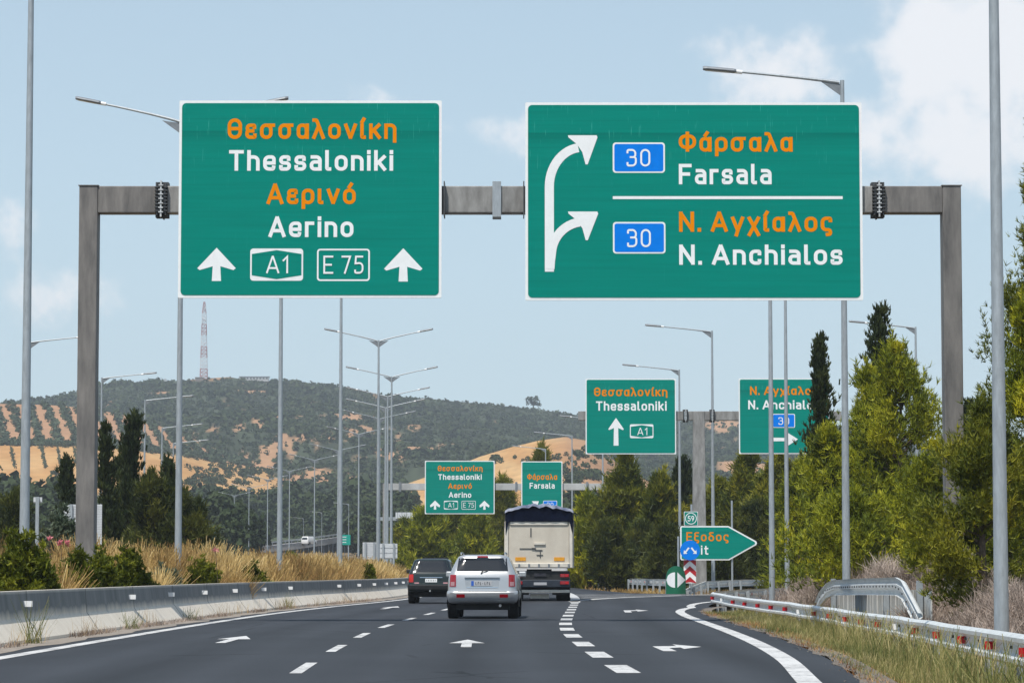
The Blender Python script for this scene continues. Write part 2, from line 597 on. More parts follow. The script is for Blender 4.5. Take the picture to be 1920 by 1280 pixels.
def asphalt():
    m, n, l, p, out = principled('asphalt')
    t = nd(n, 'ShaderNodeTexCoord')
    K = dict(nodes=n, links=l)
    # tyre-polished lanes and patches run along the road
    mp = nd(n, 'ShaderNodeMapping')
    mp.inputs['Scale'].default_value = (0.9, 0.045, 1)
    l.new(t.outputs['Object'], mp.inputs[0])
    a = nd(n, 'ShaderNodeTexNoise')
    a.inputs['Scale'].default_value = 1.0
    a.inputs['Detail'].default_value = 4
    l.new(mp.outputs[0], a.inputs['Vector'])
    b = nd(n, 'ShaderNodeTexNoise')
    b.inputs['Scale'].default_value = 14
    b.inputs['Detail'].default_value = 8
    b.inputs['Roughness'].default_value = 0.75
    l.new(t.outputs['Object'], b.inputs['Vector'])
    c = nd(n, 'ShaderNodeTexNoise')
    c.inputs['Scale'].default_value = 0.22
    c.inputs['Detail'].default_value = 5
    l.new(t.outputs['Object'], c.inputs['Vector'])
    v = wmath('ADD', wmath('MULTIPLY', a.outputs[0], 0.50, **K), wmath('MULTIPLY', b.outputs[0], 0.66, **K), **K)
    v = wmath('ADD', v, wmath('MULTIPLY', c.outputs[0], 0.30, **K), **K)
    # paler wheel tracks and a darker oil line in the middle of each lane
    at = nd(n, 'ShaderNodeAttribute', attribute_name='lane')
    fr = wmath('FRACT', wmath('DIVIDE', wmath('ADD', at.outputs['Fac'], 39.3, **K), 3.93, **K), **K)
    tr = None
    for c0, w0, s0 in ((.27, .085, .13), (.73, .085, .13), (.5, .06, -.13)):
        g = wmath('MULTIPLY', wmath('EXPONENT', wmath('MULTIPLY', wmath('POWER', wmath('DIVIDE', wmath('SUBTRACT', fr, c0, **K), w0, **K), 2, **K), -1, **K), **K), s0, **K)
        tr = g if tr is None else wmath('ADD', tr, g, **K)
    v = wmath('ADD', v, wmath('MULTIPLY', tr, wmath('ADD', .4, wmath('MULTIPLY', c.outputs[0], 1.2, **K), **K), **K), **K)
    # cracks and sealed seams
    mc = nd(n, 'ShaderNodeMapping')
    mc.inputs['Scale'].default_value = (.35, .16, 1)
    l.new(t.outputs['Object'], mc.inputs[0])
    wv = nd(n, 'ShaderNodeTexVoronoi', feature='DISTANCE_TO_EDGE')
    wv.inputs['Scale'].default_value = .55
    l.new(mc.outputs[0], wv.inputs['Vector'])
    ck = wmath('MULTIPLY', wmath('LESS_THAN', wv.outputs['Distance'], .006, **K), wmath('GREATER_THAN', c.outputs[0], .53, **K), **K)
    v = wmath('SUBTRACT', v, wmath('MULTIPLY', ck, .28, **K), **K)
    vm = nd(n, 'ShaderNodeVectorMath', operation='SCALE')
    vm.inputs[0].default_value = (0.051, 0.057, 0.068)
    l.new(v, vm.inputs['Scale'])
    l.new(vm.outputs[0], p.inputs['Base Color'])
    p.inputs['Roughness'].default_value = 0.82
    p.inputs['Specular IOR Level'].default_value = 0.25
    bm = nd(n, 'ShaderNodeBump')
    bm.inputs['Strength'].default_value = 0.25
    bm.inputs['Distance'].default_value = 0.01
    l.new(b.outputs[0], bm.inputs['Height'])
    l.new(bm.outputs[0], p.inputs['Normal'])
    return m


M['asphalt'] = asphalt()
def paint_mat(name, col, wear):
    """thermoplastic paint worn through to the asphalt in specks and scuffs"""
    m, n, l, p, out = principled(name)
    t = nd(n, 'ShaderNodeTexCoord')
    a = nd(n, 'ShaderNodeTexNoise')
    a.inputs['Scale'].default_value = 9
    a.inputs['Detail'].default_value = 9
    a.inputs['Roughness'].default_value = .75
    l.new(t.outputs['Object'], a.inputs['Vector'])
    b = nd(n, 'ShaderNodeTexNoise')
    b.inputs['Scale'].default_value = .9
    b.inputs['Detail'].default_value = 4
    l.new(t.outputs['Object'], b.inputs['Vector'])
    K = dict(nodes=n, links=l)
    s = wmath('ADD', a.outputs[0], wmath('MULTIPLY', wmath('SUBTRACT', b.outputs[0], .5, **K), .5, **K), **K)
    r = nd(n, 'ShaderNodeMapRange')
    r.inputs['From Min'].default_value = wear - .06
    r.inputs['From Max'].default_value = wear + .16
    l.new(s, r.inputs['Value'])
    mx = nd(n, 'ShaderNodeMix', data_type='RGBA')
    l.new(r.outputs[0], mx.inputs[0])
    mx.inputs[6].default_value = (.16, .16, .165, 1)
    mx.inputs[7].default_value = (*col, 1)
    l.new(mx.outputs[2], p.inputs['Base Color'])
    p.inputs['Roughness'].default_value = .7
    return m


M['paint'] = paint_mat('road_paint', (.64, .64, .63), .37)
M['paint_worn'] = paint_mat('worn_road_paint', (.62, .62, .61), .5)


def strip(lo, hi, z, name, m, parent=None):
    """lo, hi: lists of (x, y) pairs"""
    mb = MB()
    n = len(lo)
    vs = [(a[0], a[1], z + road_z(a[1])) for a in lo] + [(b[0], b[1], z + road_z(b[1])) for b in hi]
    mb.add(vs, [(k, n + k, n + k + 1, k + 1) for k in range(n - 1)])
    o = mb.build(name, m, parent)
    at = o.data.attributes.new('lane', 'FLOAT', 'POINT')
    at.data.foreach_set('value', [float(v[0] - Xr(v[1])) for v in vs])
    return o


YS = list(np.arange(-60, 140, 1.5)) + list(np.arange(140, 620, 4.0))


def road_right(y):
    if y < 100:
        return float(RE(y)) + 0.6
    pts = [(100, 6.75), (112, 6.2), (122, 5.6), (140, 7.9), (157, 9.3), (164, float(Xr(164)) + 3.4), (200, float(Xr(200)) + 2.6)]
    if y > 200:
        return float(Xr(y)) + 2.6
    return float(np.interp(y, [p[0] for p in pts], [p[1] for p in pts]))


road = strip([(float(Xe(y)) - 1.06, y) for y in YS], [(road_right(y), y) for y in YS], 0.0, 'road', M['asphalt'])
tag(road, 'dark grey asphalt motorway carriageway bending right', 'road', kind='structure')
RL = [(0.5, 86), (1.2, 98), (1.9, 110), (2.74, 122), (4.67, 134), (7.36, 144), (9.0, 149), (14, 157), (25, 171), (45, 192), (75, 220)]
RR = [(5.3, 90), (5.85, 97.4), (6.2, 104), (7.0, 112), (8.6, 121), (11.5, 131), (16, 142), (21, 150), (28, 158), (40, 169), (58, 183), (80, 198), (112, 222)]


def dens(P, k=6):
    P = np.array(P)
    t = np.arange(len(P))
    tt = np.linspace(0, len(P) - 1, (len(P) - 1) * k + 1)
    cx, cy = Curve1(list(zip(t, P[:, 0]))), Curve1(list(zip(t, P[:, 1])))
    return [(float(a), float(b)) for a, b in zip(cx(tt), cy(tt))]


RLd = dens(RL)
RRd = dens(RR)
tt = np.linspace(0, 1, 70)
ri = lambda P: [P[int(round(q * (len(P) - 1)))] for q in tt]
ramp = strip([(p[0] - 0.5, p[1]) for p in ri(RLd)], [(p[0] + 0.6, p[1] - 0.3) for p in ri(RRd)], -0.006, 'exit_ramp', M['asphalt'])
tag(ramp, 'dark asphalt exit ramp turning off to the right', 'exit ramp', kind='structure')
# kerb strip of dusty gravel between edge line and barrier
M['dust'] = mat('roadside_dust', (0.27, 0.235, 0.20), rough=0.95, var=0.3, scale=4, detail=8)
strip([(float(Xe(y)) - 1.05, y) for y in YS], [(float(Xe(y)) - 0.42 + 0.08 * math.sin(y * 0.9) + 0.05 * math.sin(y * 2.3), y) for y in YS], 0.004, 'dusty_verge', M['dust'], road)
ysr = [y for y in YS if 18 < y < 104]
M['dust_dark'] = mat('dark_edge_dust', (0.16, 0.135, 0.11), rough=0.95, var=0.45, scale=5, detail=8)
ysr = list(np.arange(18, 103, .35))
strip([(float(RE(y)) + 0.60 + 0.05 * math.sin(y * 1.1) + 0.03 * math.sin(y * 2.7), y) for y in ysr], [(float(RE(y)) + 0.95, y) for y in ysr], 0.004, 'dusty_verge', M['dust_dark'], road)


# painted markings, each kind a part of the road it is painted on
def line(fx, y0, y1, w, name, z=0.005, step=1.0, m=None, parent=road):
    ys_ = list(np.arange(y0, y1, step)) + [y1]
    return strip([(float(fx(y)) - w / 2, y) for y in ys_], [(float(fx(y)) + w / 2, y) for y in ys_], z, name, m or M['paint'], parent)


line(Xe, -20, 330, 0.25, 'edge_line')
mb = MB()
for k in range(-6, 30):                                # long dashes between the two left lanes
    c = 37.35 + 9.42 * k
    fx = lambda y: Xr(y) - 3.93
    q = np.linspace(c - 2.05, c + 2.05, 5)
    n0 = [(float(fx(y)) - .075, y, .005 + road_z(y)) for y in q] + [(float(fx(y)) + .075, y, .005 + road_z(y)) for y in q]
    mb.add(n0, [(i, 5 + i, 6 + i, i + 1) for i in range(4)])
mb.build('lane_line', M['paint'], road)
mb = MB()
for k in range(-4, 13):                                # short wide dashes along the exit lane
    c = 36.9 + 6.3 * k
    q = np.linspace(c - 1.5, c + 1.5, 4)
    n0 = [(float(Xr(y)) - .145, y, .005) for y in q] + [(float(Xr(y)) + .145, y, .005) for y in q]
    mb.add(n0, [(i, 4 + i, 5 + i, i + 1) for i in range(3)])
mb.build('exit_lane_line', M['paint'], road)
line(Xr, 115, 330, 0.40, 'gore_line')
re_path = [(float(RE(y)), y) for y in np.arange(0, 97, 1.0)] + [(p[0], p[1]) for p in RRd if p[1] > 97.5]


def path_line(P, w, name, z, parent, m=None):
    lo, hi = [], []
    for i, p in enumerate(P):
        a, b = P[max(i - 1, 0)], P[min(i + 1, len(P) - 1)]
        t = Vector((b[0] - a[0], b[1] - a[1])).normalized()
        ww = w(p[1]) if callable(w) else w
        lo.append((p[0] - t.y * ww / 2, p[1] + t.x * ww / 2))
        hi.append((p[0] + t.y * ww / 2, p[1] - t.x * ww / 2))
    return strip(lo, hi, z, name, m or M['paint'], parent)


path_line(re_path, 0.27, 'edge_line', 0.006, road)
gl = [p for p in RLd if p[1] > 117 and p[0] < 40]
path_line(gl, 0.40, 'gore_line', 0.005, ramp)
# chevron hatching of the gore
mb = MB()
for k in range(9):
    y0 = 124 + k * 3.6
    xa = float(Xr(y0)) + .25
    xb = float(np.interp(y0 + 2.5, [p[1] for p in RL], [p[0] for p in RL])) - .3
    if xb > xa + .2:
        mb.add([(xa, y0, .006), (xb, y0 + 2.2, .006), (xb, y0 + 3.2, .006), (xa, y0 + 1.1, .006)], [(0, 1, 2, 3)])
mb.build('gore_hatching', M['paint_worn'], road)


def arrow(px, d0, d1, kind, fx, label):
    """painted lane arrow between distances d0 and d1"""
    L = d1 - d0
    if kind == 'ahead':
        o = [(-.085, 0), (.085, 0), (.085, .50), (.30, .50), (0, 1), (-.30, .50), (-.085, .50)]
        fcs = [(0, 1, 2, 6), (3, 4, 5)]
    else:
        o = [(-.30, 0), (-.10, 0), (-.10, .40), (-.30, .62), (.10, .48), (.10, .68), (.10, .28), (.46, .56), (.10, .90)]
        fcs = [(0, 1, 2, 3), (3, 2, 4, 5), (6, 7, 8)]
    mb = MB()
    vs = []
    for (x, t) in o:
        y = d0 + t * L
        vs.append((float(fx(y)) + x, y, .006 + (.001 if False else 0)))
    mb.add(vs, fcs)
    a = mb.build('direction_arrow', M['paint'], road)
    a['label'] = label
    return a


arrow(450, 50.2, 55.6, 'ahead', lambda y: Xr(y) - 6.05, 'straight ahead arrow painted in the left lane, nearer of the two')
arrow(740, 95, 102.5, 'ahead', lambda y: Xr(y) - 6.0, 'straight ahead arrow painted in the left lane behind the dark car')
arrow(880, 47.4, 52.6, 'ahead', lambda y: Xr(y) - 1.92, 'straight ahead arrow painted in the middle lane behind the silver car')
arrow(1285, 45.0, 49.6, 'right', lambda y: Xr(y) + 1.35, 'right turn arrow painted in the exit lane, nearer of the two')
arrow(1183, 87, 94.5, 'right', lambda y: Xr(y) + 1.9, 'right turn arrow painted in the exit lane beyond the bend of the edge line')


# ---------------------------------------------------------------- hills
def ridge(pts):
    return lambda px: np.interp(px, [p[0] for p in pts], [p[1] for p in pts])


def fbm1(x, seed, octs=5, f0=1.0):
    r = np.random.default_rng(seed)
    v = np.zeros_like(x, dtype=float)
    for k in range(octs):
        v += np.sin(x * f0 * 2 ** k * (1 + .13 * r.random()) + r.random() * 6.28) / 1.7 ** k
    return v


def fbm2(x, y, seed, octs=5, f0=1.0):
    r = np.random.default_rng(seed)
    v = np.zeros(np.broadcast(x, y).shape)
    for k in range(octs):
        for j in range(3):
            a = r.random() * 6.28
            f = f0 * 2 ** k * (.8 + .5 * r.random())
            v += np.sin((x * np.cos(a) + y * np.sin(a)) * f + r.random() * 6.28) / 1.75 ** k / 1.7
    return v


def WV(px, py, Y):
    r = (640.0 - py) / F
    Z = Y * (r * CC + SC) / (CC - r * SC)
    dep = Y * CC + Z * SC
    return np.stack([(px - 960.0) / F * dep, Y + 0 * px, Z + CAM_H], -1)


class Hill:
    """a slope surveyed from its skyline: u is bearing (as photo column), t runs 0 at the foot to 1 on the ridge"""

    def __init__(self, rpts, foot, Y0, Y1, u0, u1, power, amp, seed):
        self.r, self.foot, self.Y0, self.Y1, self.u0, self.u1, self.power, self.amp, self.seed = ridge(rpts), foot, Y0, Y1, u0, u1, power, amp, seed

    def pos(self, u, t):
        u = np.asarray(u, float)
        t = np.asarray(t, float)
        tc_ = np.clip(t, 0, 1)
        back = np.clip(t - 1, 0, None)
        Y = self.Y0 + (self.Y1 - self.Y0) * t
        py = self.foot + (self.r(u) - self.foot) * tc_ ** self.power
        P = WV(u, py, Y)
        bump = fbm2(P[..., 0], P[..., 1], self.seed, 5, 0.012) * self.amp * np.clip(tc_ * (1.02 - tc_) * 4, 0, 1)
        P[..., 2] += bump - back * 160
        return P

    def mesh(self, name, nu, nt, m, colfn):
        u = np.linspace(self.u0, self.u1, nu)
        t = np.concatenate([np.linspace(0, 1, nt), [1.05, 1.25]])
        U, T = np.meshgrid(u, t)
        P = self.pos(U, T)
        py = self.foot + (self.r(U) - self.foot) * np.clip(T, 0, 1) ** self.power
        V = P.reshape(-1, 3)
        nx, ny = len(u), len(t)
        i = (np.arange(nx - 1)[None, :] + nx * np.arange(ny - 1)[:, None]).ravel()
        Fc = np.stack([i, i + 1, i + nx + 1, i + nx], -1)
        o = np_mesh(name, V, Fc, None, m, smooth=True)
        c = colfn(U, py, P).reshape(-1, 3)
        at = o.data.attributes.new('cover', 'FLOAT_COLOR', 'POINT')
        at.data.foreach_set('color', np.concatenate([c, np.ones((len(c), 1))], 1).astype(np.float32).ravel())
        return o


def hill_mat():
    m, n, l, p, out = principled('hill_soil')
    a = nd(n, 'ShaderNodeAttribute', attribute_name='cover')
    t = nd(n, 'ShaderNodeTexCoord')
    nz = nd(n, 'ShaderNodeTexNoise')
    nz.inputs['Scale'].default_value = 0.09
    nz.inputs['Detail'].default_value = 8
    nz.inputs['Roughness'].default_value = 0.7
    l.new(t.outputs['Object'], nz.inputs['Vector'])
    K = dict(nodes=n, links=l)
    v = wmath('ADD', 0.55, wmath('MULTIPLY', nz.outputs[0], 0.9, **K), **K)
    vm = nd(n, 'ShaderNodeVectorMath', operation='SCALE')
    l.new(a.outputs['Color'], vm.inputs[0])
    l.new(v, vm.inputs['Scale'])
    l.new(vm.outputs[0], p.inputs['Base Color'])
    p.inputs['Roughness'].default_value = 1.0
    p.inputs['Specular IOR Level'].default_value = 0.1
    return m


M['hill'] = hill_mat()
SCRUB = np.array([0.048, 0.060, 0.034])
RED = np.array([0.34, 0.19, 0.11])
TAN = np.array([0.56, 0.36, 0.165])
ORC = np.array([0.42, 0.24, 0.135])


def mixa(a, b, k):
    return a + (b - a) * k[..., None]


RIDGE_A = [(-500, 800), (-200, 775), (0, 756), (60, 753), (140, 736), (190, 723), (240, 717), (290, 714), (340, 713), (380, 709), (430, 706),
           (480, 715), (560, 715), (640, 723), (690, 736), (740, 743), (800, 746), (860, 753), (920, 758), (1000, 766), (1060, 774), (1130, 786),
           (1200, 793), (1280, 790), (1385, 786), (1450, 790), (1560, 800), (1700, 826), (1830, 855), (1920, 880), (2100, 900), (2400, 920)]
HA = Hill(RIDGE_A, 1012, 1000, 2250, -500, 2400, 0.85, 4.5, 3)
# bare patches on the hill: (px, py, rx, ry)
BARE = [(690, 796, 42, 8), (652, 801, 26, 7), (1352, 798, 36, 10), (850, 842, 30, 7), (470, 738, 36, 6), (300, 738, 30, 5), (395, 706, 55, 6),
        (560, 893, 95, 8), (640, 903, 40, 6), (490, 872, 40, 5), (425, 764, 24, 9), (1330, 860, 50, 14), (735, 875, 16, 9), (1400, 880, 60, 14), (800, 858, 60, 6)]


def bare_a(U, py):
    k = np.zeros(U.shape)
    w = fbm2(U, py, 11, 4, 0.05) * 0.35
    for (x, y, rx, ry) in BARE:
        k = np.maximum(k, smooth(1.45 - ((U - x) / rx) ** 2 - ((py - y) / ry) ** 2 + w))
    n = fbm2(U * 1.0, py * 2.0, 23, 4, 0.075)
    band = np.exp(-((py - 850) / 45.0) ** 2) * np.exp(-((U - 600) / 300.0) ** 2)
    k = np.maximum(k, smooth((n - 1.15 + 1.0 * band) * 1.6) * 0.9 * np.clip(band * 2, 0.0, 1))
    k = np.maximum(k, 0.6 * smooth((n - 1.5) * 2))
    return k


def col_a(U, py, P):
    n = fbm2(U, py * 2, 31, 5, 0.06)
    c = mixa(SCRUB * .8, SCRUB * 1.3, smooth(n * .5 + .3))
    return mixa(c, RED * 1.0 + TAN * .18, bare_a(U, py))


hill_a = HA.mesh('hills', 420, 70, M['hill'], col_a)
tag(hill_a, 'long hill covered in dark green scrub along the skyline', 'hill', kind='structure')

RIDGE_B = [(640, 985), (700, 950), (760, 908), (850, 876), (900, 856), (960, 838), (1010, 826), (1060, 819), (1100, 826), (1130, 845), (1165, 875), (1220, 905), (1300, 930)]
HB = Hill(RIDGE_B, 1004, 820, 1180, 640, 1300, 0.8, 1.0, 5)


def col_b(U, py, P):
    n = fbm2(U, py * 3, 41, 5, 0.02)
    c = mixa(TAN, TAN * np.array([.85, .72, .6]), smooth(n * .6 + .4))
    st = smooth((np.sin((py - 0.12 * U) * 0.55) - .3) * 1.2) * (py > 845) * .25
    c = mixa(c, RED, st)
    return mixa(c, RED * 1.05, smooth((U - 1010) / 80) * .75)


hill_b = HB.mesh('foothill', 120, 30, M['hill'], col_b)
tag(hill_b, 'rounded foothill of bare tan field below the scrub hill', 'hill', kind='structure')

RIDGE_C = [(-300, 770), (-100, 757), (0, 757), (90, 759), (150, 764), (220, 775), (280, 792), (340, 812), (420, 848), (500, 880), (580, 905), (660, 930), (720, 960)]
HC = Hill(RIDGE_C, 1014, 800, 1500, -300, 720, 0.9, 0.6, 9)


def hedge_y(U):
    return np.interp(U, [-300, 0, 140, 260, 340, 480], [815, 832, 836, 842, 850, 880])


def col_c(U, py, P):
    n = fbm2(U, py * 3, 51, 5, 0.03)
    c = mixa(TAN * np.array([.98, .92, .86]), TAN * np.array([.85, .72, .6]), smooth(n * .6 + .4))
    up = smooth((hedge_y(U) - py) / 4)
    c = mixa(c, ORC, up)
    woods = smooth((py - 925 + 12 * n) / 20)
    return mixa(c, SCRUB * 1.6, woods)


hill_c = HC.mesh('orchard_slope', 200, 50, M['hill'], col_c)
tag(hill_c, 'lower slope with orchard rows on red soil and tan stubble', 'hill', kind='structure')

# ---- scrub clumps as one mass per hill
PHI = (1 + 5 ** .5) / 2
ICO_V = np.array([(-1, PHI, 0), (1, PHI, 0), (-1, -PHI, 0), (1, -PHI, 0), (0, -1, PHI), (0, 1, PHI), (0, -1, -PHI), (0, 1, -PHI),
                  (PHI, 0, -1), (PHI, 0, 1), (-PHI, 0, -1), (-PHI, 0, 1)]) / math.sqrt(1 + PHI * PHI)
ICO_F = np.array([(0, 11, 5), (0, 5, 1), (0, 1, 7), (0, 7, 10), (0, 10, 11), (1, 5, 9), (5, 11, 4), (11, 10, 2), (10, 7, 6), (7, 1, 8),
                  (3, 9, 4), (3, 4, 2), (3, 2, 6), (3, 6, 8), (3, 8, 9), (4, 9, 5), (2, 4, 11), (6, 2, 10), (8, 6, 7), (9, 8, 1)])


def subdiv(V, Fc):
    mid, nv, nf = {}, [tuple(v) for v in V], []

    def m(a, b):
        k = (min(a, b), max(a, b))
        if k not in mid:
            p = (np.array(nv[a]) + np.array(nv[b])) / 2
            nv.append(tuple(p / np.linalg.norm(p)))
            mid[k] = len(nv) - 1
        return mid[k]
    for a, b, c in Fc:
        x, y, z = m(a, b), m(b, c), m(c, a)
        nf += [(a, x, z), (b, y, x), (c, z, y), (x, y, z)]
    return np.array(nv), np.array(nf)


ICO2_V, ICO2_F = subdiv(ICO_V, ICO_F)


def clumps(name, C, R, H, tint, m, parent=None, fine=True, rng=RNG):
    """irregular leafy clumps at centres C, radius R, height factor H"""
    n = len(C)
    k = 34 if fine else 12
    nrm = rng.normal(0, 1, (n, k, 3)) + np.array([0, -.15, .35])
    nrm /= np.linalg.norm(nrm, axis=-1, keepdims=True)
    ctr = nrm * (R[:, None, None] * rng.uniform(.45, .95, (n, k, 1)))
    ctr[..., 2] *= H[:, None]
    ctr += C[:, None]
    fn = nrm + rng.normal(0, .55, (n, k, 3))
    fn /= np.linalg.norm(fn, axis=-1, keepdims=True)
    a = np.cross(fn, rng.normal(0, 1, (n, k, 3)))
    a /= np.linalg.norm(a, axis=-1, keepdims=True)
    b = np.cross(fn, a)
    sz = R[:, None, None] * (rng.uniform(.17, .36, (n, k, 1)) if fine else rng.uniform(.26, .56, (n, k, 1)))
    a, b = a * sz, b * sz * rng.uniform(.5, 1, (n, k, 1))
    V = np.stack([ctr - a - b * .6, ctr + a * .7 - b, ctr + a + b * .7, ctr - a * .6 + b], 2).reshape(-1, 3)
    Fc = np.arange(len(V)).reshape(-1, 4)
    t = np.clip(np.repeat(tint, k) + rng.normal(0, .12, n * k), 0, 1)
    return np_mesh(name, V, Fc, t, m, parent)


u = RNG.uniform(-120, 2050, 46000)
t = RNG.uniform(0.02, 1.0, 46000) ** 0.8
py = HA.foot + (HA.r(u) - HA.foot) * t ** HA.power
keep = (RNG.random(46000) > bare_a(u, py) * .82) & (RNG.random(46000) < 0.80 + .22 * fbm2(u, py * 2, 77, 4, .07))
keep &= ~((u > 760) & (u < 1080) & (py > 900))
u, t, py = u[keep], t[keep], py[keep]
P = HA.pos(u, t)
R = RNG.uniform(1.3, 3.2, len(u)) * (0.75 + 0.25 * RNG.random(len(u))) * (0.75 + .5 * smooth(fbm2(u, py * 2, 5, 3, .05)))
P[:, 2] += R * .25
tn = np.clip(.42 + .22 * fbm2(u, py * 2, 99, 4, .05) + RNG.normal(0, .12, len(u)), 0, 1)
o = clumps('hill_scrub', P, R, np.full(len(u), .8), tn, M['scrub'], fine=False)
tag(o, 'dark green scrub bushes covering the long skyline hill', 'scrub', kind='stuff')

# lone round tree on the skyline
p0 = HA.pos(np.array([1000.0]), np.array([1.0]))[0]
t0 = empty('tree', p0)
q = RNG.normal(0, 1, (14, 3)) * np.array([2.4, 2.0, 1.5]) + np.array([0, 0, 6.0])
o = clumps('crown', q, RNG.uniform(1.5, 2.6, 14), np.full(14, .9), RNG.uniform(.1, .4, 14), M['scrub'], t0)
MB().tube([(0, 0, -2), (0, 0, 5)], [.5, .35], 8).build('trunk', M['bark'], t0)
tag(t0, 'lone round dark tree standing on the skyline ridge', 'tree')

# olive rows of the orchard and hedge line, as one plantation mass
C, R = [], []
for k in range(-8, 17):
    u_top = 20 + k * 32.5
    for s in np.arange(0, 1, .045):
        pyy = np.interp(s, [0, 1], [0, 1])
        uu = u_top + s * (26 + k * 1.2)
        yt = float(HC.r(uu)) + 2
        yb = float(hedge_y(np.array(uu))) - 2
        if yb - yt < 6:
            continue
        pv = yt + (yb - yt) * s
        tt_ = ((HC.foot - pv) / (HC.foot - float(HC.r(uu)))) ** (1 / HC.power)
        for j in range(2):
            a = HC.pos(np.array([uu + random.gauss(0, 3.2)]), np.array([min(1, tt_ + random.gauss(0, .015))]))[0]
            a[2] += .8
            C.append(a)
            R.append(random.uniform(1.4, 2.5))
for uu in np.arange(-150, 420, 1.6):                   # hedge between orchard and stubble
    pv = float(hedge_y(np.array(uu))) + random.gauss(0, 2.5)
    tt_ = ((HC.foot - pv) / (HC.foot - float(HC.r(uu)))) ** (1 / HC.power)
    a = HC.pos(np.array([uu]), np.array([min(1, max(0, tt_))]))[0]
    a[2] += 1
    C.append(a)
    R.append(random.uniform(1.2, 2.3))
for x0 in (-25, 20, 78, 108, 138, 190, 300):           # young rows in the stubble
    for s in np.arange(0, 1, .05):
        uu = x0 + s * 8 + random.gauss(0, 1)
        pv = 842 + s * 38
        tt_ = ((HC.foot - pv) / (HC.foot - float(HC.r(uu)))) ** (1 / HC.power)
        a = HC.pos(np.array([uu]), np.array([tt_]))[0]
        a[2] += .5
        C.append(a)
        R.append(random.uniform(.5, 1.0))
o = clumps('olive_orchard', np.array(C), np.array(R), np.full(len(C), .85), RNG.uniform(.1, .75, len(C)), M['olive'])
tag(o, 'rows of grey green olive trees on the far left slope', 'orchard', kind='stuff')

# scattered bushes on stubble slopes
C, R = [], []
for (x, y, rx, ry, n_) in [(95, 915, 25, 16, 26), (100, 905, 40, 5, 10), (250, 925, 60, 14, 40), (390, 905, 60, 8, 50), (440, 885, 70, 12, 90), (1110, 858, 30, 12, 26), (1010, 870, 90, 8, 16),
                           (860, 905, 60, 10, 30), (1090, 895, 50, 9, 60), (930, 868, 6, 8, 6)]:
    for _ in range(n_):
        uu, pv = x + random.gauss(0, rx * .6), y + random.gauss(0, ry * .6)
        H_ = HB if x > 800 else HC
        tt_ = max(0.02, (H_.foot - pv) / (H_.foot - float(H_.r(uu))))
        if tt_ > 1:
            continue
        a = H_.pos(np.array([uu]), np.array([tt_ ** (1 / H_.power)]))[0]
        a[2] += .6
        C.append(a)
        R.append(random.uniform(.9, 2.3))
o = clumps('field_scrub', np.array(C), np.array(R), np.full(len(C), .8), RNG.uniform(.1, .6, len(C)), M['scrub'])
tag(o, 'small bushes scattered over the tan stubble fields', 'scrub', kind='stuff')


# far woods at the foot of the hills: leaf clumps heaped into crowns
def wood(name, spec, m, label, seed):
    rg = np.random.default_rng(seed)
    C, R, T = [], [], []
    for (x0, x1, ytop, ybot, d0, d1, n_, kind) in spec:
        for _ in range(n_):
            px = rg.uniform(x0, x1)
            d = rg.uniform(d0, d1)
            yt = ytop + rg.normal(0, 9) + (d1 - d) / (d1 - d0 + 1) * (ybot - ytop) * .6
            base = W(px, ybot, d)
            top = W(px, yt, d).z
            gz = float(terrain_z(base.x, d))
            h = max(3.5, top - gz)
            col = rg.random()
            tb = rg.uniform(.05, .6)
            if kind == 'mix' and col < .22:
                w = h * .13
                for s in np.linspace(.06, 1, 9):
                    C.append((base.x + rg.normal(0, w * .2), d + rg.normal(0, w * .3), gz + h * s * .96))
                    R.append(w * (1.25 - s) + .25)
                    T.append(tb * .5)
            else:
                w = h * rg.uniform(.28, .45)
                for s in range(16):
                    v = rg.normal(0, 1, 3)
                    v /= np.linalg.norm(v)
                    C.append((base.x + v[0] * w * .75, d + v[1] * w * .75, gz + h * .58 + v[2] * h * .34))
                    R.append(w * rg.uniform(.28, .5))
                    T.append(np.clip(tb + rg.normal(0, .1), 0, 1))
    o = clumps(name, np.array(C), np.array(R), np.full(len(C), .95), np.array(T), m, rng=rg)
    tag(o, label, 'wood', kind='stuff')
    return o


wood('distant_wood', [(360, 770, 912, 1018, 830, 985, 230, 'mix'), (330, 462, 935, 1015, 420, 560, 36, 'mix'), (670, 770, 930, 1010, 560, 800, 30, 'mix'), (-60, 140, 890, 1000, 420, 760, 70, 'mix'),
                      (120, 400, 945, 1010, 520, 760, 40, 'mix'), (1060, 1500, 905, 1010, 420, 800, 90, 'mix'), (1400, 2000, 880, 1010, 420, 700, 70, 'mix')], M['scrub'],
     'far dark wood of rounded trees and cypresses below the hills', 4)
wood('olive_grove', [(545, 760, 966, 1015, 810, 880, 44, 'round'), (470, 560, 985, 1020, 790, 840, 12, 'round')], M['olive'],
     'pale grey green olive grove behind the row of lamps', 6)
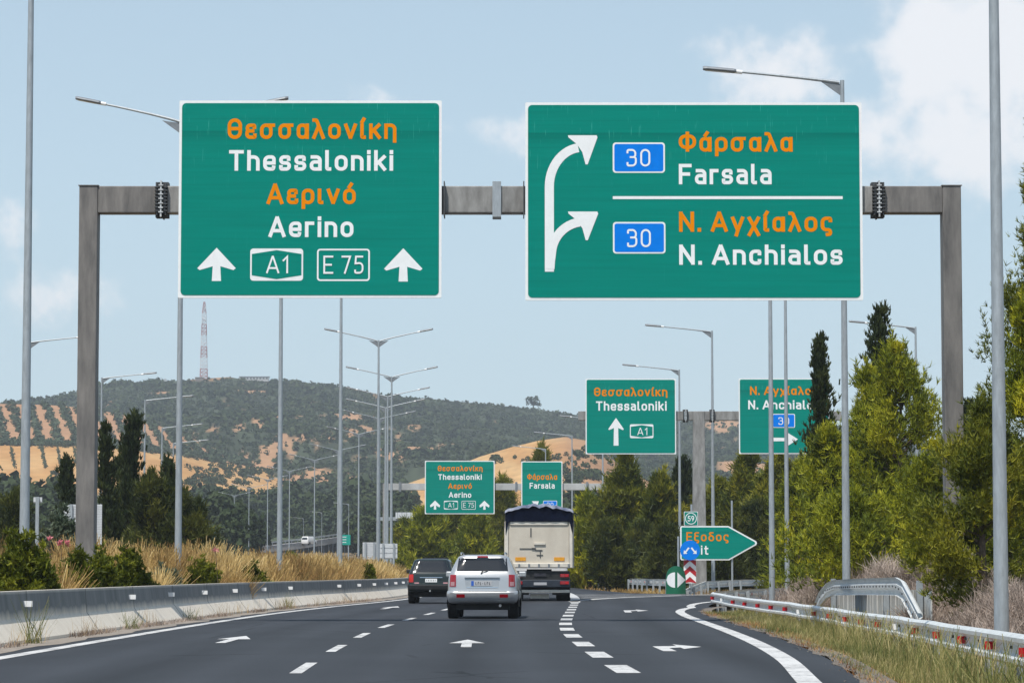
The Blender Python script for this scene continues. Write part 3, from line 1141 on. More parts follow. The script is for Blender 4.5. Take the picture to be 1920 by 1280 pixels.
# ---------------------------------------------------------------- lettering: monoline strokes on a cap height of 1
X7 = .70
O_ = [(0, 0, .24), (.52, 0, .24), (.52, X7, .24), (0, X7, .24)]
G = {
    'T': [(0, [(0, 1), (.62, 1)]), (0, [(.31, 1), (.31, 0)])],
    'h': [(0, [(0, 1), (0, 0)]), (0, [(0, .42), (0, X7, .24), (.5, X7, .24), (.5, 0)])],
    'n': [(0, [(0, X7), (0, 0)]), (0, [(0, .42), (0, X7, .24), (.5, X7, .24), (.5, 0)])],
    'e': [(0, [(.06, .35), (.5, .35)]), (0, [(.5, .42), (.5, X7, .23), (0, X7, .23), (0, 0, .23), (.46, 0, .18), (.48, .1)])],
    's': [(0, [(.43, .57), (.43, X7, .14), (0, X7, .17), (0, .36, .16), (.46, .34, .16), (.46, 0, .17), (0, 0, .14), (0, .13)])],
    'a': [(0, [(.05, X7), (.47, X7, .2), (.47, 0)]), (0, [(.47, .41), (0, .41, .18), (0, 0, .18), (.47, 0)])],
    'l': [(0, [(0, 1), (0, 0, .12), (.14, 0)])],
    'o': [(1, O_)],
    'i': [(0, [(0, X7), (0, 0)]), (0, [(0, .96), (0, 1)])],
    'k': [(0, [(0, 1), (0, 0)]), (0, [(.45, X7), (.03, .28)]), (0, [(.16, .40), (.47, 0)])],
    'A': [(0, [(0, 0), (.355, .99)]), (0, [(.75, 0), (.395, .99)]), (0, [(.15, .27), (.60, .27)])],
    'r': [(0, [(0, X7), (0, 0)]), (0, [(0, .40), (0, X7, .22), (.32, X7)])],
    'F': [(0, [(.55, 1), (0, 1), (0, 0)]), (0, [(0, .5), (.46, .5)])],
    'N': [(0, [(0, 0), (0, 1)]), (0, [(.03, .96), (.62, .04)]), (0, [(.65, 0), (.65, 1)])],
    '.': [(0, [(0, 0), (0, .03)])],
    'c': [(0, [(.46, .56), (.46, X7, .2), (0, X7, .23), (0, 0, .23), (.46, 0, .2), (.46, .14)])],
    'E': [(0, [(.55, 1), (0, 1), (0, 0), (.55, 0)]), (0, [(0, .5), (.46, .5)])],
    'x': [(0, [(0, 0), (.47, X7)]), (0, [(0, X7), (.47, 0)])],
    't': [(0, [(.12, .95), (.12, 0, .14), (.34, 0)]), (0, [(0, X7), (.34, X7)])],
    '0': [(1, [(0, 0, .26), (.52, 0, .26), (.52, 1, .26), (0, 1, .26)])],
    '1': [(0, [(0, .76), (.25, 1), (.25, 0)])],
    '3': [(0, [(.0, .84), (.0, 1, .2), (.5, 1, .22), (.5, .54, .18), (.2, .54)]), (0, [(.26, .54), (.53, .54, .2), (.53, 0, .24), (0, 0, .22), (0, .16)])],
    '5': [(0, [(.48, 1), (.05, 1), (.02, .58), (.5, .62, .24), (.5, 0, .24), (0, 0, .2), (0, .14)])],
    '7': [(0, [(0, 1), (.52, 1), (.17, 0)])],
    '9': [(1, [(0, .42, .24), (.5, .42, .24), (.5, 1, .24), (0, 1, .24)]), (0, [(.5, .72), (.48, .45, .3), (.2, 0)])],
    'Θ': [(1, [(0, 0, .31), (.62, 0, .31), (.62, 1, .31), (0, 1, .31)]), (0, [(.06, .5), (.56, .5)])],
    'ε': [(0, [(.42, .58), (.42, X7, .16), (.02, X7, .17), (.02, .37, .15), (.32, .37)]), (0, [(.2, .37), (0, .37, .16), (0, 0, .18), (.45, 0, .17), (.45, .12)])],
    'σ': [(1, O_), (0, [(.3, X7), (.66, X7)])],
    'α': [(1, [(0, 0, .22), (.46, 0, .22), (.46, X7, .22), (0, X7, .22)]), (0, [(.50, X7), (.50, 0)])],
    'λ': [(0, [(.0, 1), (.14, 1, .09), (.52, 0)]), (0, [(.24, .60), (0, 0)])],
    'ν': [(0, [(0, X7), (.245, .02)]), (0, [(.53, X7), (.285, .02)])],
    'ι': [(0, [(0, X7), (0, 0, .1), (.12, 0)])],
    'ί': [(0, [(0, X7), (0, 0, .1), (.12, 0)]), (0, [(.01, .90), (.10, 1.05)])],
    'κ': [(0, [(0, X7), (0, 0)]), (0, [(.45, X7), (.03, .30)]), (0, [(.16, .42), (.47, 0)])],
    'η': [(0, [(0, X7), (0, 0)]), (0, [(0, .42), (0, X7, .24), (.5, X7, .24), (.5, -.22)])],
    'ρ': [(1, O_), (0, [(0, .35), (0, -.28)])],
    'ό': [(1, O_), (0, [(.26, .90), (.36, 1.05)])],
    'ά': [(1, [(0, 0, .22), (.46, 0, .22), (.46, X7, .22), (0, X7, .22)]), (0, [(.50, X7), (.50, 0)]), (0, [(.24, .90), (.34, 1.05)])],
    'Φ': [(1, [(0, .17, .30), (.80, .17, .30), (.80, .86, .30), (0, .86, .30)]), (0, [(.40, 1.03), (.40, 0)])],
    'γ': [(0, [(0, X7), (.26, .02)]), (0, [(.54, X7), (.28, 0), (.20, -.28)])],
    'χ': [(0, [(0, X7), (.50, -.26)]), (0, [(.50, X7), (0, -.26)])],
    'ς': [(0, [(.45, .57), (.45, X7, .2), (0, X7, .23), (0, .02, .22), (.44, .02, .13), (.44, -.24, .1), (.28, -.26)])],
    'ξ': [(0, [(.44, 1), (.03, 1, .15), (.03, .58, .15), (.36, .58)]), (0, [(.3, .58), (0, .58, .17), (0, .02, .18), (.44, .02, .12), (.44, -.24, .1), (.30, -.26)])],
    'δ': [(1, [(0, 0, .24), (.52, 0, .24), (.52, .60, .24), (0, .60, .24)]), (0, [(.46, 1), (.06, 1, .14), (.08, .82), (.50, .45)])],
}
for a_, b_ in (('Α', 'A'), ('Ν', 'N'), ('Ε', 'E'), ('ο', 'o')):
    G[a_] = G[b_]


def round_path(pts, closed):
    n = len(pts)
    out = []
    for i, p in enumerate(pts):
        x, y = p[0], p[1]
        r = p[2] if len(p) > 2 else 0
        if r and (closed or 0 < i < n - 1):
            a, b = pts[i - 1], pts[(i + 1) % n]
            v1 = np.array([a[0] - x, a[1] - y])
            v2 = np.array([b[0] - x, b[1] - y])
            l1, l2 = np.linalg.norm(v1), np.linalg.norm(v2)
            v1, v2 = v1 / l1, v2 / l2
            ang = math.acos(max(-1, min(1, float(v1 @ v2))))
            cut = min(r / math.tan(ang / 2), l1 * .5, l2 * .5)
            p1, p2 = np.array([x, y]) + v1 * cut, np.array([x, y]) + v2 * cut
            for s in np.linspace(0, 1, 8):
                # conic close to a circular arc
                w_ = math.sin(ang / 2)
                B0, B1, B2 = (1 - s) ** 2, 2 * s * (1 - s) * w_, s * s
                q = (B0 * p1 + B1 * np.array([x, y]) + B2 * p2) / (B0 + B1 + B2)
                out.append((float(q[0]), float(q[1])))
        else:
            out.append((x, y))
    return out


def stroke_mesh(mb, pts, closed, w, depth, sx, sz, ox, oz, capx):
    """pts in stroke-centre units"""
    P = [np.array(p) for p in round_path(pts, closed)]
    Q = [P[0]]
    for p in P[1:]:
        if np.linalg.norm(p - Q[-1]) > 1e-5:
            Q.append(p)
    P = Q
    n = len(P)
    if not closed:
        d = P[0] - P[1]
        P[0] = P[0] + d / np.linalg.norm(d) * capx
        d = P[-1] - P[-2]
        P[-1] = P[-1] + d / np.linalg.norm(d) * capx
    vs = []
    for i in range(n):
        a = P[i - 1] if (i > 0 or closed) else None
        b = P[(i + 1) % n] if (i < n - 1 or closed) else None
        if a is None:
            t = (b - P[i])
            t /= np.linalg.norm(t)
            m, k = np.array([-t[1], t[0]]), 1
        elif b is None:
            t = (P[i] - a)
            t /= np.linalg.norm(t)
            m, k = np.array([-t[1], t[0]]), 1
        else:
            t1 = (P[i] - a) / np.linalg.norm(P[i] - a)
            t2 = (b - P[i]) / np.linalg.norm(b - P[i])
            n1, n2 = np.array([-t1[1], t1[0]]), np.array([-t2[1], t2[0]])
            m = n1 + n2
            m /= max(1e-6, np.linalg.norm(m))
            k = min(1 / max(.2, float(m @ n1)), 2.2)
        for sgn in (1, -1):
            q = P[i] + m * k * w / 2 * sgn
            vs.append((ox + q[0] * sx, depth, oz + q[1] * sz))
    fs = []
    for i in range(n if closed else n - 1):
        j = (i + 1) % n
        fs.append((2 * i, 2 * i + 1, 2 * j + 1, 2 * j))
    mb.add(vs, fs)


def text_mesh(s, x0, x1, zb, zt, depth, w=.168, gap=.16, dstep=.0006):
    """text fitted between x0..x1 with baseline zb and cap line zt"""
    k = 1 - w
    H_ = zt - zb
    cur, items = 0.0, []
    for ch in s:
        if ch == ' ':
            cur += .30
            continue
        g = G[ch]
        xs_ = [p[0] for _, pp in g for p in pp]
        lo, hi = min(xs_), max(xs_)
        items.append((g, cur - lo * k))
        cur += (hi - lo) * k + w + gap
    total = cur - gap
    sx = (x1 - x0) / total
    mb = MB()
    for g, off in items:
        for j, (cl, pts) in enumerate(g):
            q = [((p[0] * k + off + w / 2), p[1] * k + w / 2) + ((p[2] * k,) if len(p) > 2 else ()) for p in pts]
            stroke_mesh(mb, q, cl, w, depth - j * dstep, sx, H_, x0, zb, w / 2 if not cl else 0)
    return mb


def rrect(x0, z0, x1, z1, r, n=6):
    pts = []
    for cx, cz, a0 in ((x1 - r, z0 + r, -90), (x1 - r, z1 - r, 0), (x0 + r, z1 - r, 90), (x0 + r, z0 + r, 180)):
        for k in range(n + 1):
            a = math.radians(a0 + 90 * k / n)
            pts.append((cx + r * math.cos(a), cz + r * math.sin(a)))
    return pts


def flat(mb, pts, y):
    mb.add([(p[0], y, p[1]) for p in pts], [tuple(range(len(pts)))])
    return mb


def ring(mb, outer, inner, y):
    n = len(outer)
    mb.add([(p[0], y, p[1]) for p in outer + inner], [(k, (k + 1) % n, n + (k + 1) % n, n + k) for k in range(n)])
    return mb


class Sign:
    def __init__(self, name, box, d, label, group='green overhead direction signs', border=4.5, rad=8, post=None):
        self.x0, self.y0, self.x1, self.y1 = box
        self.cx, self.cy = (self.x0 + self.x1) / 2, (self.y0 + self.y1) / 2
        o = W(self.cx, self.cy, d)
        self.s = F / (d * CC + (o.z - CAM_H) * SC)
        self.e = max(.004, d * 5e-5)
        self.root = empty(name, o)
        tag(self.root, label, 'road sign', group)
        w, h = (self.x1 - self.x0) / self.s, (self.y1 - self.y0) / self.s
        r = rad / self.s
        b = border / self.s
        mb = MB()
        mb.prism(rrect(-w / 2, -h / 2, w / 2, h / 2, r * .3), .005, .07)
        mb.build('panel', M['white_film'], self.root)
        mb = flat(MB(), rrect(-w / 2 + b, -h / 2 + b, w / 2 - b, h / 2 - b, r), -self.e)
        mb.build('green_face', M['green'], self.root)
        for k in range(3):
            MB().box((-w * .34 + w * .34 * k, .13, 0), (.1, .12, h * .96)).build('back_rail', M['alu'], self.root)
        self.w, self.h = w, h

    def X(self, px):
        return (px - self.cx) / self.s

    def Z(self, py):
        return (self.cy - py) / self.s

    def text(self, s, x0, x1, yt, yb, m, w=.168, name='lettering', lev=2, parent=None, gap=.16):
        mb = text_mesh(s, self.X(x0), self.X(x1), self.Z(yb), self.Z(yt), -self.e * lev, w=w, gap=gap, dstep=self.e * .12)
        return mb.build(name, m, parent or self.root)

    def poly(self, pts, m, name, lev=2, parent=None):
        return flat(MB(), [(self.X(a), self.Z(b)) for a, b in pts], -self.e * lev).build(name, m, parent or self.root)

    def up_arrow(self, x, tip, headb, hw, sw, bot):
        dx = hw * .12
        pts = [(x, tip), (x + hw, headb - 1.5), (x + hw - dx, headb + 2), (x + sw * .95, headb - (headb - tip) * .13), (x + sw * 1.15, bot), (x - sw * 1.15, bot),
               (x - sw * .95, headb - (headb - tip) * .13), (x - hw + dx, headb + 2), (x - hw, headb - 1.5)]
        self.poly(pts, M['white_film'], 'arrow')

    def shield(self, x0, y0, x1, y1, txt, t, kind, lw=3.0):
        X, Z = self.X, self.Z
        r = (x1 - x0) * .06 / self.s
        if kind == 'blue':
            p = flat(MB(), rrect(X(x0), Z(y1), X(x1), Z(y0), r), -self.e * 2).build('route_shield', M['white_film'], self.root)
            flat(MB(), rrect(X(x0 + lw), Z(y1 - lw), X(x1 - lw), Z(y0 + lw), r * .7), -self.e * 3).build('blue_field', M['blue_film'], p)
        elif kind == 'E':
            o, i = rrect(X(x0), Z(y1), X(x1), Z(y0), r), rrect(X(x0 + lw), Z(y1 - lw), X(x1 - lw), Z(y0 + lw), r * .6)
            p = ring(MB(), o, i, -self.e * 2).build('route_shield', M['white_film'], self.root)
        else:                                      # white box with a green hexagon field
            p = flat(MB(), rrect(X(x0), Z(y1), X(x1), Z(y0), r), -self.e * 2).build('route_shield', M['white_film'], self.root)
            xm, q = (x0 + x1) / 2, (y1 - y0) * .12
            a, b = x0 + lw, x1 - lw
            c, d_ = y0 + lw, y1 - lw
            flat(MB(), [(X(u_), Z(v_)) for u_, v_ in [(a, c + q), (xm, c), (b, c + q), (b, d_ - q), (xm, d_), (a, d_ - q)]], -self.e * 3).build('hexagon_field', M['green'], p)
        self.text(txt, *t, M['white_film'], w=.105, name='route_number', lev=4, parent=p, gap=.2)


OR, WH = M['orange_film'], M['white_film']
D1 = 69.0


def thess_sign(T, box, d, label, border):
    """Thessaloniki / Aerino sign; T maps near-sign pixels onto this copy"""
    s = Sign('motorway_sign', box, d, label, border=border, rad=8 * (box[2] - box[0]) / 493)
    k = (box[2] - box[0]) / 493.0
    tx = lambda x: box[0] + (x - 335) * k
    ty = lambda y: box[1] + (y - 187) * (box[3] - box[1]) / 372.0
    for txt, a, b, c, e, m in (('Θεσσαλονίκη', 426, 743, 221, 260, OR), ('Thessaloniki', 429, 737, 281, 320, WH), ('Αερινό', 500, 667, 344, 383, OR), ('Aerino', 504, 663, 406, 445, WH)):
        s.text(txt, tx(a), tx(b), ty(c), ty(e), m)
    s.up_arrow(tx(407), ty(465), ty(505), 36 * k, 7.5 * k, ty(527.5))
    s.up_arrow(tx(756.5), ty(466), ty(506), 36 * k, 7.5 * k, ty(528.5))
    s.shield(tx(470), ty(466.5), tx(569), ty(527), 'A1', (tx(500), tx(541), ty(480), ty(513)), 'hex', 3 * k)
    s.shield(tx(595), ty(467), tx(694), ty(527.5), 'E 75', (tx(607), tx(682), ty(480), ty(514)), 'E', 3 * k)
    return s


thess_sign(None, (335, 187, 828, 559), D1 - .40, 'large green overhead sign reading Thessaloniki and Aerino on the nearest gantry', 5)

s2 = Sign('motorway_sign', (985, 190.5, 1617, 563.5), D1 - .40, 'large green overhead sign reading Farsala and N. Anchialos on the nearest gantry', border=5)
s2.text('Φάρσαλα', 1273, 1487, 247, 284, OR)
s2.text('Farsala', 1273, 1447, 307, 345.5, WH)
s2.text('Ν. Αγχίαλος', 1273, 1560, 397, 435, OR)
s2.text('N. Anchialos', 1273, 1579, 459, 497, WH)
s2.poly([(1149, 368), (1580, 368), (1580, 373.5), (1149, 373.5)], WH, 'divider_line')
s2.shield(1149, 266.5, 1247, 324, '30', (1175, 1219.5, 279, 312), 'blue', 3)
s2.shield(1149, 416.5, 1247.5, 476, '30', (1175.5, 1220, 430, 464), 'blue', 3)


def curve_arrow(s, pts, w, head, lift=0.0):
    """bent arrow: tapering shaft along pts and a head polygon"""
    P = [np.array(p, float) for p in pts]
    L, R_ = [], []
    for i, p in enumerate(P):
        t = P[min(i + 1, len(P) - 1)] - P[max(i - 1, 0)]
        t /= np.linalg.norm(t)
        n_ = np.array([-t[1], t[0]])
        L.append(p + n_ * w / 2)
        R_.append(p - n_ * w / 2)
    mb = MB()
    n = len(P)
    vs = [(s.X(q[0]), -s.e * (2.4 + lift), s.Z(q[1])) for q in L + R_]
    mb.add(vs, [(i, i + 1, n + i + 1, n + i) for i in range(n - 1)])
    mb.add([(s.X(a), -s.e * (2.8 + lift), s.Z(b)) for a, b in head], [tuple(range(len(head)))])
    mb.build('arrow', WH, s.root)


c1 = [(1030, 510), (1030, 440), (1030, 380)] + [(1030 + 62 * (1 - math.cos(a)) , 350 - 74 * math.sin(a)) for a in np.linspace(0, 1.45, 14)]
curve_arrow(s2, c1, 17, [(1065, 253), (1119, 253), (1120.5, 257), (1102, 308), (1098, 308), (1092, 285), (1082, 270), (1066, 257)])
c2 = [(1031, 505), (1032, 490)] + [(1034 + 62 * (1 - math.cos(a)), 478 - 62 * math.sin(a)) for a in np.linspace(.15, 1.42, 12)]
curve_arrow(s2, c2, 17, [(1065, 397), (1120, 397), (1121.5, 401), (1102, 451), (1098, 451), (1092, 429), (1082, 414), (1066, 401)], 1.0)

D2 = 172.0
s3 = Sign('motorway_sign', (1098, 709.5, 1267.5, 851), D2 - .5, 'green overhead sign reading only Thessaloniki with an A1 arrow, on the T-shaped gantry', border=2, rad=3)
s3.text('Θεσσαλονίκη', 1114, 1251.5, 726, 742.5, OR, gap=.15)
s3.text('Thessaloniki', 1117.5, 1250, 752, 769.5, WH, gap=.15)
s3.poly([(1155, 783), (1169.5, 804), (1168, 806), (1159, 802), (1159.6, 835), (1150.4, 835), (1151, 802), (1142, 806), (1140.5, 804)], WH, 'arrow')
s3.shield(1181, 795, 1225, 821, 'A1', (1195, 1213.5, 801.5, 815.5), 'hex', 1.6)
s3b = Sign('motorway_sign', (1385.4, 709, 1555, 850.5), D2 - .5, 'green overhead sign reading N. Anchialos with a right arrow, half hidden by the cypress', border=2, rad=3)
s3b.text('Ν. Αγχίαλος', 1406.5, 1533, 724, 740, OR, gap=.15)
s3b.text('N. Anchialos', 1403, 1537, 750, 767, WH, gap=.15)
s3b.shield(1448.5, 775.5, 1490.5, 801.5, '30', (1459.5, 1479.5, 782, 796), 'blue', 1.4)
s3b.poly([(1446, 820), (1477.5, 820.5), (1477.5, 811.5), (1496, 823), (1477.5, 835), (1477.5, 826.5), (1446, 827)], WH, 'arrow')

D3 = 260.0
thess_sign(None, (796.7, 863.3, 927.3, 963), D3 - .5, 'small far green overhead sign reading Thessaloniki and Aerino above the trees', 1.7)
s5 = Sign('motorway_sign', (977.5, 864.5, 1054.5, 965), D3 - .5, 'small far green overhead sign reading Farsala above the truck', border=1.7, rad=2)
s5.text('Φάρσαλα', 988.5, 1044.5, 888, 899, OR)
s5.text('Farsala', 993, 1040, 904.5, 915.5, WH)
s5.shield(1018.5, 938, 1044.5, 954, '30', (1025.5, 1037.5, 941.5, 950.5), 'blue', .9)
s5.poly([(997, 939), (1010.5, 939), (1006, 951.5), (1004, 945.5), (999, 950), (997, 958), (992, 958), (994.5, 949), (1000, 942.5)], WH, 'arrow')


# ---------------------------------------------------------------- gantries
def flange(root, x, y, zc, h, w):
    mb = MB()
    mb.box((x, y, zc), (.03, w + .26, h + .20))
    mb.box((x - .10, y, zc), (.03, w + .2, h + .12)).box((x + .10, y, zc), (.03, w + .2, h + .12))
    for k in range(8):
        z = zc - h / 2 + h * (k + .5) / 8
        mb.box((x, y - w / 2 - .07, z), (.30, .13, .022))
    for sz in (-1, 1):
        for k in range(3):
            mb.box((x, y - .12 + .12 * k, zc + sz * (h / 2 + .05)), (.30, .022, .10))
    f = mb.build('flange_joint', M['flange'], root)
    mb = MB()
    mb.box((x, y - w / 2 - .145, zc), (.035, .03, h + .22))
    for k in range(7):
        mb.box((x, y - w / 2 - .165, zc - h / 2 + h * k / 6), (.11, .02, .028))
    mb.build('flange_bolts', M['flange_pale'], f)


gx0, gx1 = W(166, 600, D1).x, W(1784.5, 600, D1).x
zt = W(960, 351, D1).z
zb = W(960, 401, D1).z
g1 = empty('sign_gantry', (0, D1, 0))
tag(g1, 'nearest sign gantry of brown grey steel box posts spanning the road', 'gantry')
for x in (gx0, gx1):
    gz = float(ground_z(x, D1)) - .25
    mb = MB()
    mb.prism([(x - .215, gz), (x + .215, gz), (x + .215, zt), (x - .215, zt)], -.24, .24)
    p = mb.build('post', M['gantry'], g1, bevel=.02)
    MB().box((x, 0, zt + .012), (.47, .52, .02)).build('cap_plate', M['gantry'], p)
    MB().box((x, 0, gz + .27), (.75, .75, .05)).build('base_plate', M['galv'], p)
fl = [W(305, 376, D1).x, W(1645, 376, D1).x]
zc, bh = (zt + zb) / 2, zt - zb
MB().box(((gx0 + .215 + fl[0] - .12) / 2, 0, zc), (fl[0] - .12 - gx0 - .215, .44, bh)).build('beam', M['gantry'], g1, bevel=.02)
MB().box(((fl[0] + fl[1]) / 2, 0, zc), (fl[1] - fl[0] - .25, .44, bh)).build('beam', M['gantry_pale'], g1, bevel=.02)
MB().box(((fl[1] + .12 + gx1 - .215) / 2, 0, zc), (gx1 - .215 - fl[1] - .12, .44, bh)).build('beam', M['gantry'], g1, bevel=.02)
for x in fl:
    flange(g1, x, 0, zc, bh, .44)
for px in (931.5,):
    x = W(px, 376, D1).x
    mb = MB()
    mb.box((x, -.25, zc), (.2, .06, bh + .2)).box((x, .25, zc), (.2, .06, bh + .2)).box((x, 0, zc + bh / 2 + .06), (.2, .5, .06)).box((x, 0, zc - bh / 2 - .06), (.2, .5, .06))
    mb.build('collar', M['galv'], g1)
for px in (420, 580, 740, 1080, 1300, 1520):
    x = W(px, 376, D1).x
    MB().box((x, -.24, zc), (.09, .10, bh + .5)).build('sign_bracket', M['galv'], g1)
for px in (833.5, 982):
    x = W(px, 376, D1).x
    MB().box((x, -.1, zc), (.025, .62, bh + .18)).build('stop_plate', M['flange'], g1)

# T-shaped gantry in the gore
tx_ = W(1310.5, 900, D2).x
zt2, zb2 = W(960, 771, D2).z, W(960, 788, D2).z
g2 = empty('sign_gantry', (tx_, D2, 0))
tag(g2, 'T-shaped sign gantry on a single grey tapering post standing in the gore', 'gantry')
gz = float(ground_z(tx_, D2)) - .1
mb = MB()
vs = []
for z, hw in ((gz, .40), (zt2, .325)):
    for x, y in ((-hw, -hw), (hw, -hw), (hw, hw), (-hw, hw)):
        vs.append((x, y, z))
mb.add(vs, [(3, 2, 1, 0), (4, 5, 6, 7), (0, 1, 5, 4), (1, 2, 6, 5), (2, 3, 7, 6), (3, 0, 4, 7)])
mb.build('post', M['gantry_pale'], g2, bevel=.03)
zc2, bh2 = (zt2 + zb2) / 2, zt2 - zb2
xa, xb = W(1084, 780, D2).x - tx_, W(1577, 780, D2).x - tx_
fa, fb = W(1285, 780, D2).x - tx_, W(1335, 780, D2).x - tx_
for a, b in ((xa, fa - .1), (fa + .1, -.33), (.33, fb - .1), (fb + .1, xb)):
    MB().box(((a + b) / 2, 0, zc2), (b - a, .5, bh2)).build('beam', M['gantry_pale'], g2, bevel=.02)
for x in (fa, fb):
    flange(g2, x, 0, zc2, bh2, .5)

# far gantry
g3 = empty('sign_gantry', (0, D3, 0))
tag(g3, 'farthest sign gantry of pale grey steel beyond the truck', 'gantry')
zt3, zb3 = W(960, 906, D3).z, W(960, 918.5, D3).z
for px in (722, 1137):
    x = W(px, 980, D3).x
    gz = float(ground_z(x, D3)) - .3
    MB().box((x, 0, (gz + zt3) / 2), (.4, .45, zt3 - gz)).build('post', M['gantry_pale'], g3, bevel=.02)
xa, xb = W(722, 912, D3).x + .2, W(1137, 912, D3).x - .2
MB().box(((xa + xb) / 2, 0, (zt3 + zb3) / 2), (xb - xa, .42, zt3 - zb3)).build('beam', mat('far_pale_beam', (.42, .43, .43), rough=.6, metal=.1, var=.2, scale=1), g3, bevel=.02)  # beam steel slightly paler than the posts
for px in (750, 968, 1101):
    x = W(px, 912, D3).x
    MB().box((x, 0, (zt3 + zb3) / 2), (.2, .62, zt3 - zb3 + .25)).build('collar', M['galv_dark'], g3)


# ---------------------------------------------------------------- street lamps
H0 = 13.3


def lamp_proto(double):
    root = empty('street_lamp')
    MB().tube([(0, 0, 0), (0, 0, .5), (0, 0, H0 - .05)], [.105, .10, .05], 12).build('pole', M['galv'], root, smooth=True)
    mb = MB().box((0, 0, .03), (.42, .42, .05))
    for a in (-1, 1):
        for b in (-1, 1):
            mb.tube([(a * .15, b * .15, .055), (a * .15, b * .15, .12)], .018, 6)
    mb.build('base_plate', M['galv'], root)
    for sgn in ((-1, 1) if double else (-1,)):
        L = 2.95 if double else 3.4
        rise = .68 if double else .36
        a = MB()
        pts = [(sgn * L * q, 0, H0 - .12 + rise * q ** .85) for q in (0.02, .12, .3, .55, .76)]
        a.tube(pts, [.045, .042, .036, .032, .030], 8)
        arm = a.build('arm', M['galv'], root, smooth=True)
        x0 = sgn * .05
        MB().prism([(x0, H0 - .42), (x0, H0 - .14), (sgn * .55, H0 - .08 + .02)] if sgn > 0 else [(x0, H0 - .14), (x0, H0 - .42), (sgn * .55, H0 - .06)], -.012, .012).build('gusset', M['galv_dark'], arm)
        z1, z2 = H0 - .12 + rise * .74 ** .85, H0 - .12 + rise
        xa, xb = sgn * L * .735, sgn * L
        vs, n = [], 8
        prof = [(-.13, -.005), (-.10, .035), (-.04, .06), (.04, .06), (.10, .035), (.13, -.005), (.11, -.035), (-.11, -.035)]
        rows = [(0.10, .55), (.16, .95), (.5, 1.0), (.9, .95), (1.0, .6)]
        for q, sc_ in rows:
            for (yy, zz) in prof:
                vs.append((xa + (xb - xa) * q, yy * sc_, z1 + (z2 - z1) * q + zz * (0.7 + .3 * sc_)))
        fs = []
        for i in range(len(rows) - 1):
            for k in range(n):
                fs.append((i * n + k, i * n + (k + 1) % n, (i + 1) * n + (k + 1) % n, (i + 1) * n + k))
        fs += [tuple(range(n)), tuple((len(rows) - 1) * n + k for k in range(n))]
        mb = MB()
        mb.add(vs, fs)
        hd = mb.build('lamp_head', M['galv_dark'], root)
        mb = MB()
        vs = []
        for q in (.3, .93):
            for yy in (-.09, .09):
                vs.append((xa + (xb - xa) * q, yy, z1 + (z2 - z1) * q - .042))
        mb.add(vs, [(0, 1, 3, 2)])
        mb.build('lens', M['lamp_glass'], hd)
        mb = MB()
        mb.tube([(xa - sgn * .06, 0, z1 - .01), (xa + (xb - xa) * .14, 0, z1 + (z2 - z1) * .12)], .05, 8)
        mb.build('clamp', M['reflector_white'], hd)
    return root


dbl, sgl = lamp_proto(True), lamp_proto(False)
used = {}


def lamp(proto, px, py, d, label, group, rz=0.0, H_=None):
    top = W(px, py, d)
    gz = float(ground_z(top.x, d)) - .05
    h = top.z - gz
    o = proto if proto.name not in used else copy_tree(proto)
    used[proto.name] = 1
    o.location = (top.x, d, gz)
    k = h / H0
    o.scale = (k, k, k)
    o.rotation_euler = (0, 0, rz)
    tag(o, label, 'street lamp', group)
    return o


def ptop(d):
    return 1070 - 12.1 * F / d


GL1, GL2, GL3 = 'double arm lamps along the median', 'single arm lamps along the right side', 'single arm lamps beyond the opposite carriageway'
for px, py, d, lb in [
        (60, ptop(56), 56, 'tall grey lamp pole left of the gantry post, its top out of frame'),
        (341, 222, 80, 'double arm lamp whose arms stick out behind the Aerino sign of the nearest gantry'),
        (528, ptop(100), 100, 'lamp pole below the middle of the nearest Thessaloniki sign, its arms hidden by the sign'),
        (640, ptop(118), 118, 'lamp pole rising to the right part of the nearest Thessaloniki sign, its arms hidden'),
        (710, 636, 156, 'double arm lamp with the highest fully visible arms, in the median under the left sign'),
        (734.5, 704, 185, 'double arm lamp with arms just above the hill skyline, right of its taller neighbour'),
        (727, 741, 207, 'double arm lamp with arms crossing the skyline just below the taller pair of lamps'),
        (723, 762, 222, 'double arm lamp with arms a little below the skyline, third below the highest pair'),
        (712, 783, 240, 'double arm lamp with its arms against the upper scrub, fourth below the highest pair'),
        (673, 812, 266, 'double arm lamp with its arms above the red bare patch of the hill'),
        (634, 843, 300, 'double arm lamp standing behind the pole that rises to the nearest sign'),
        (590, 861, 325, 'double arm lamp midway between the two tall bare poles under the sign'),
        (543, 882, 356, 'small double arm lamp just right of the pole under the middle of the sign'),
        (502, 898, 392, 'small double arm lamp just left of the pole under the middle of the sign'),
        (467, 914, 430, 'small far double arm lamp in front of the tan slope, tallest of the leftmost four'),
        (439.5, 928, 470, 'small far double arm lamp, second tallest of the leftmost four'),
        (409, 939, 515, 'small far double arm lamp next to the dark wood, third tallest of the leftmost four'),
        (386, 951, 560, 'smallest far double arm lamp, partly behind the dark pines on the left')]:
    rz = 0.0 if d < 240 else .25
    lamp(dbl, px, py, d * 1.1, lb, GL1, rz)
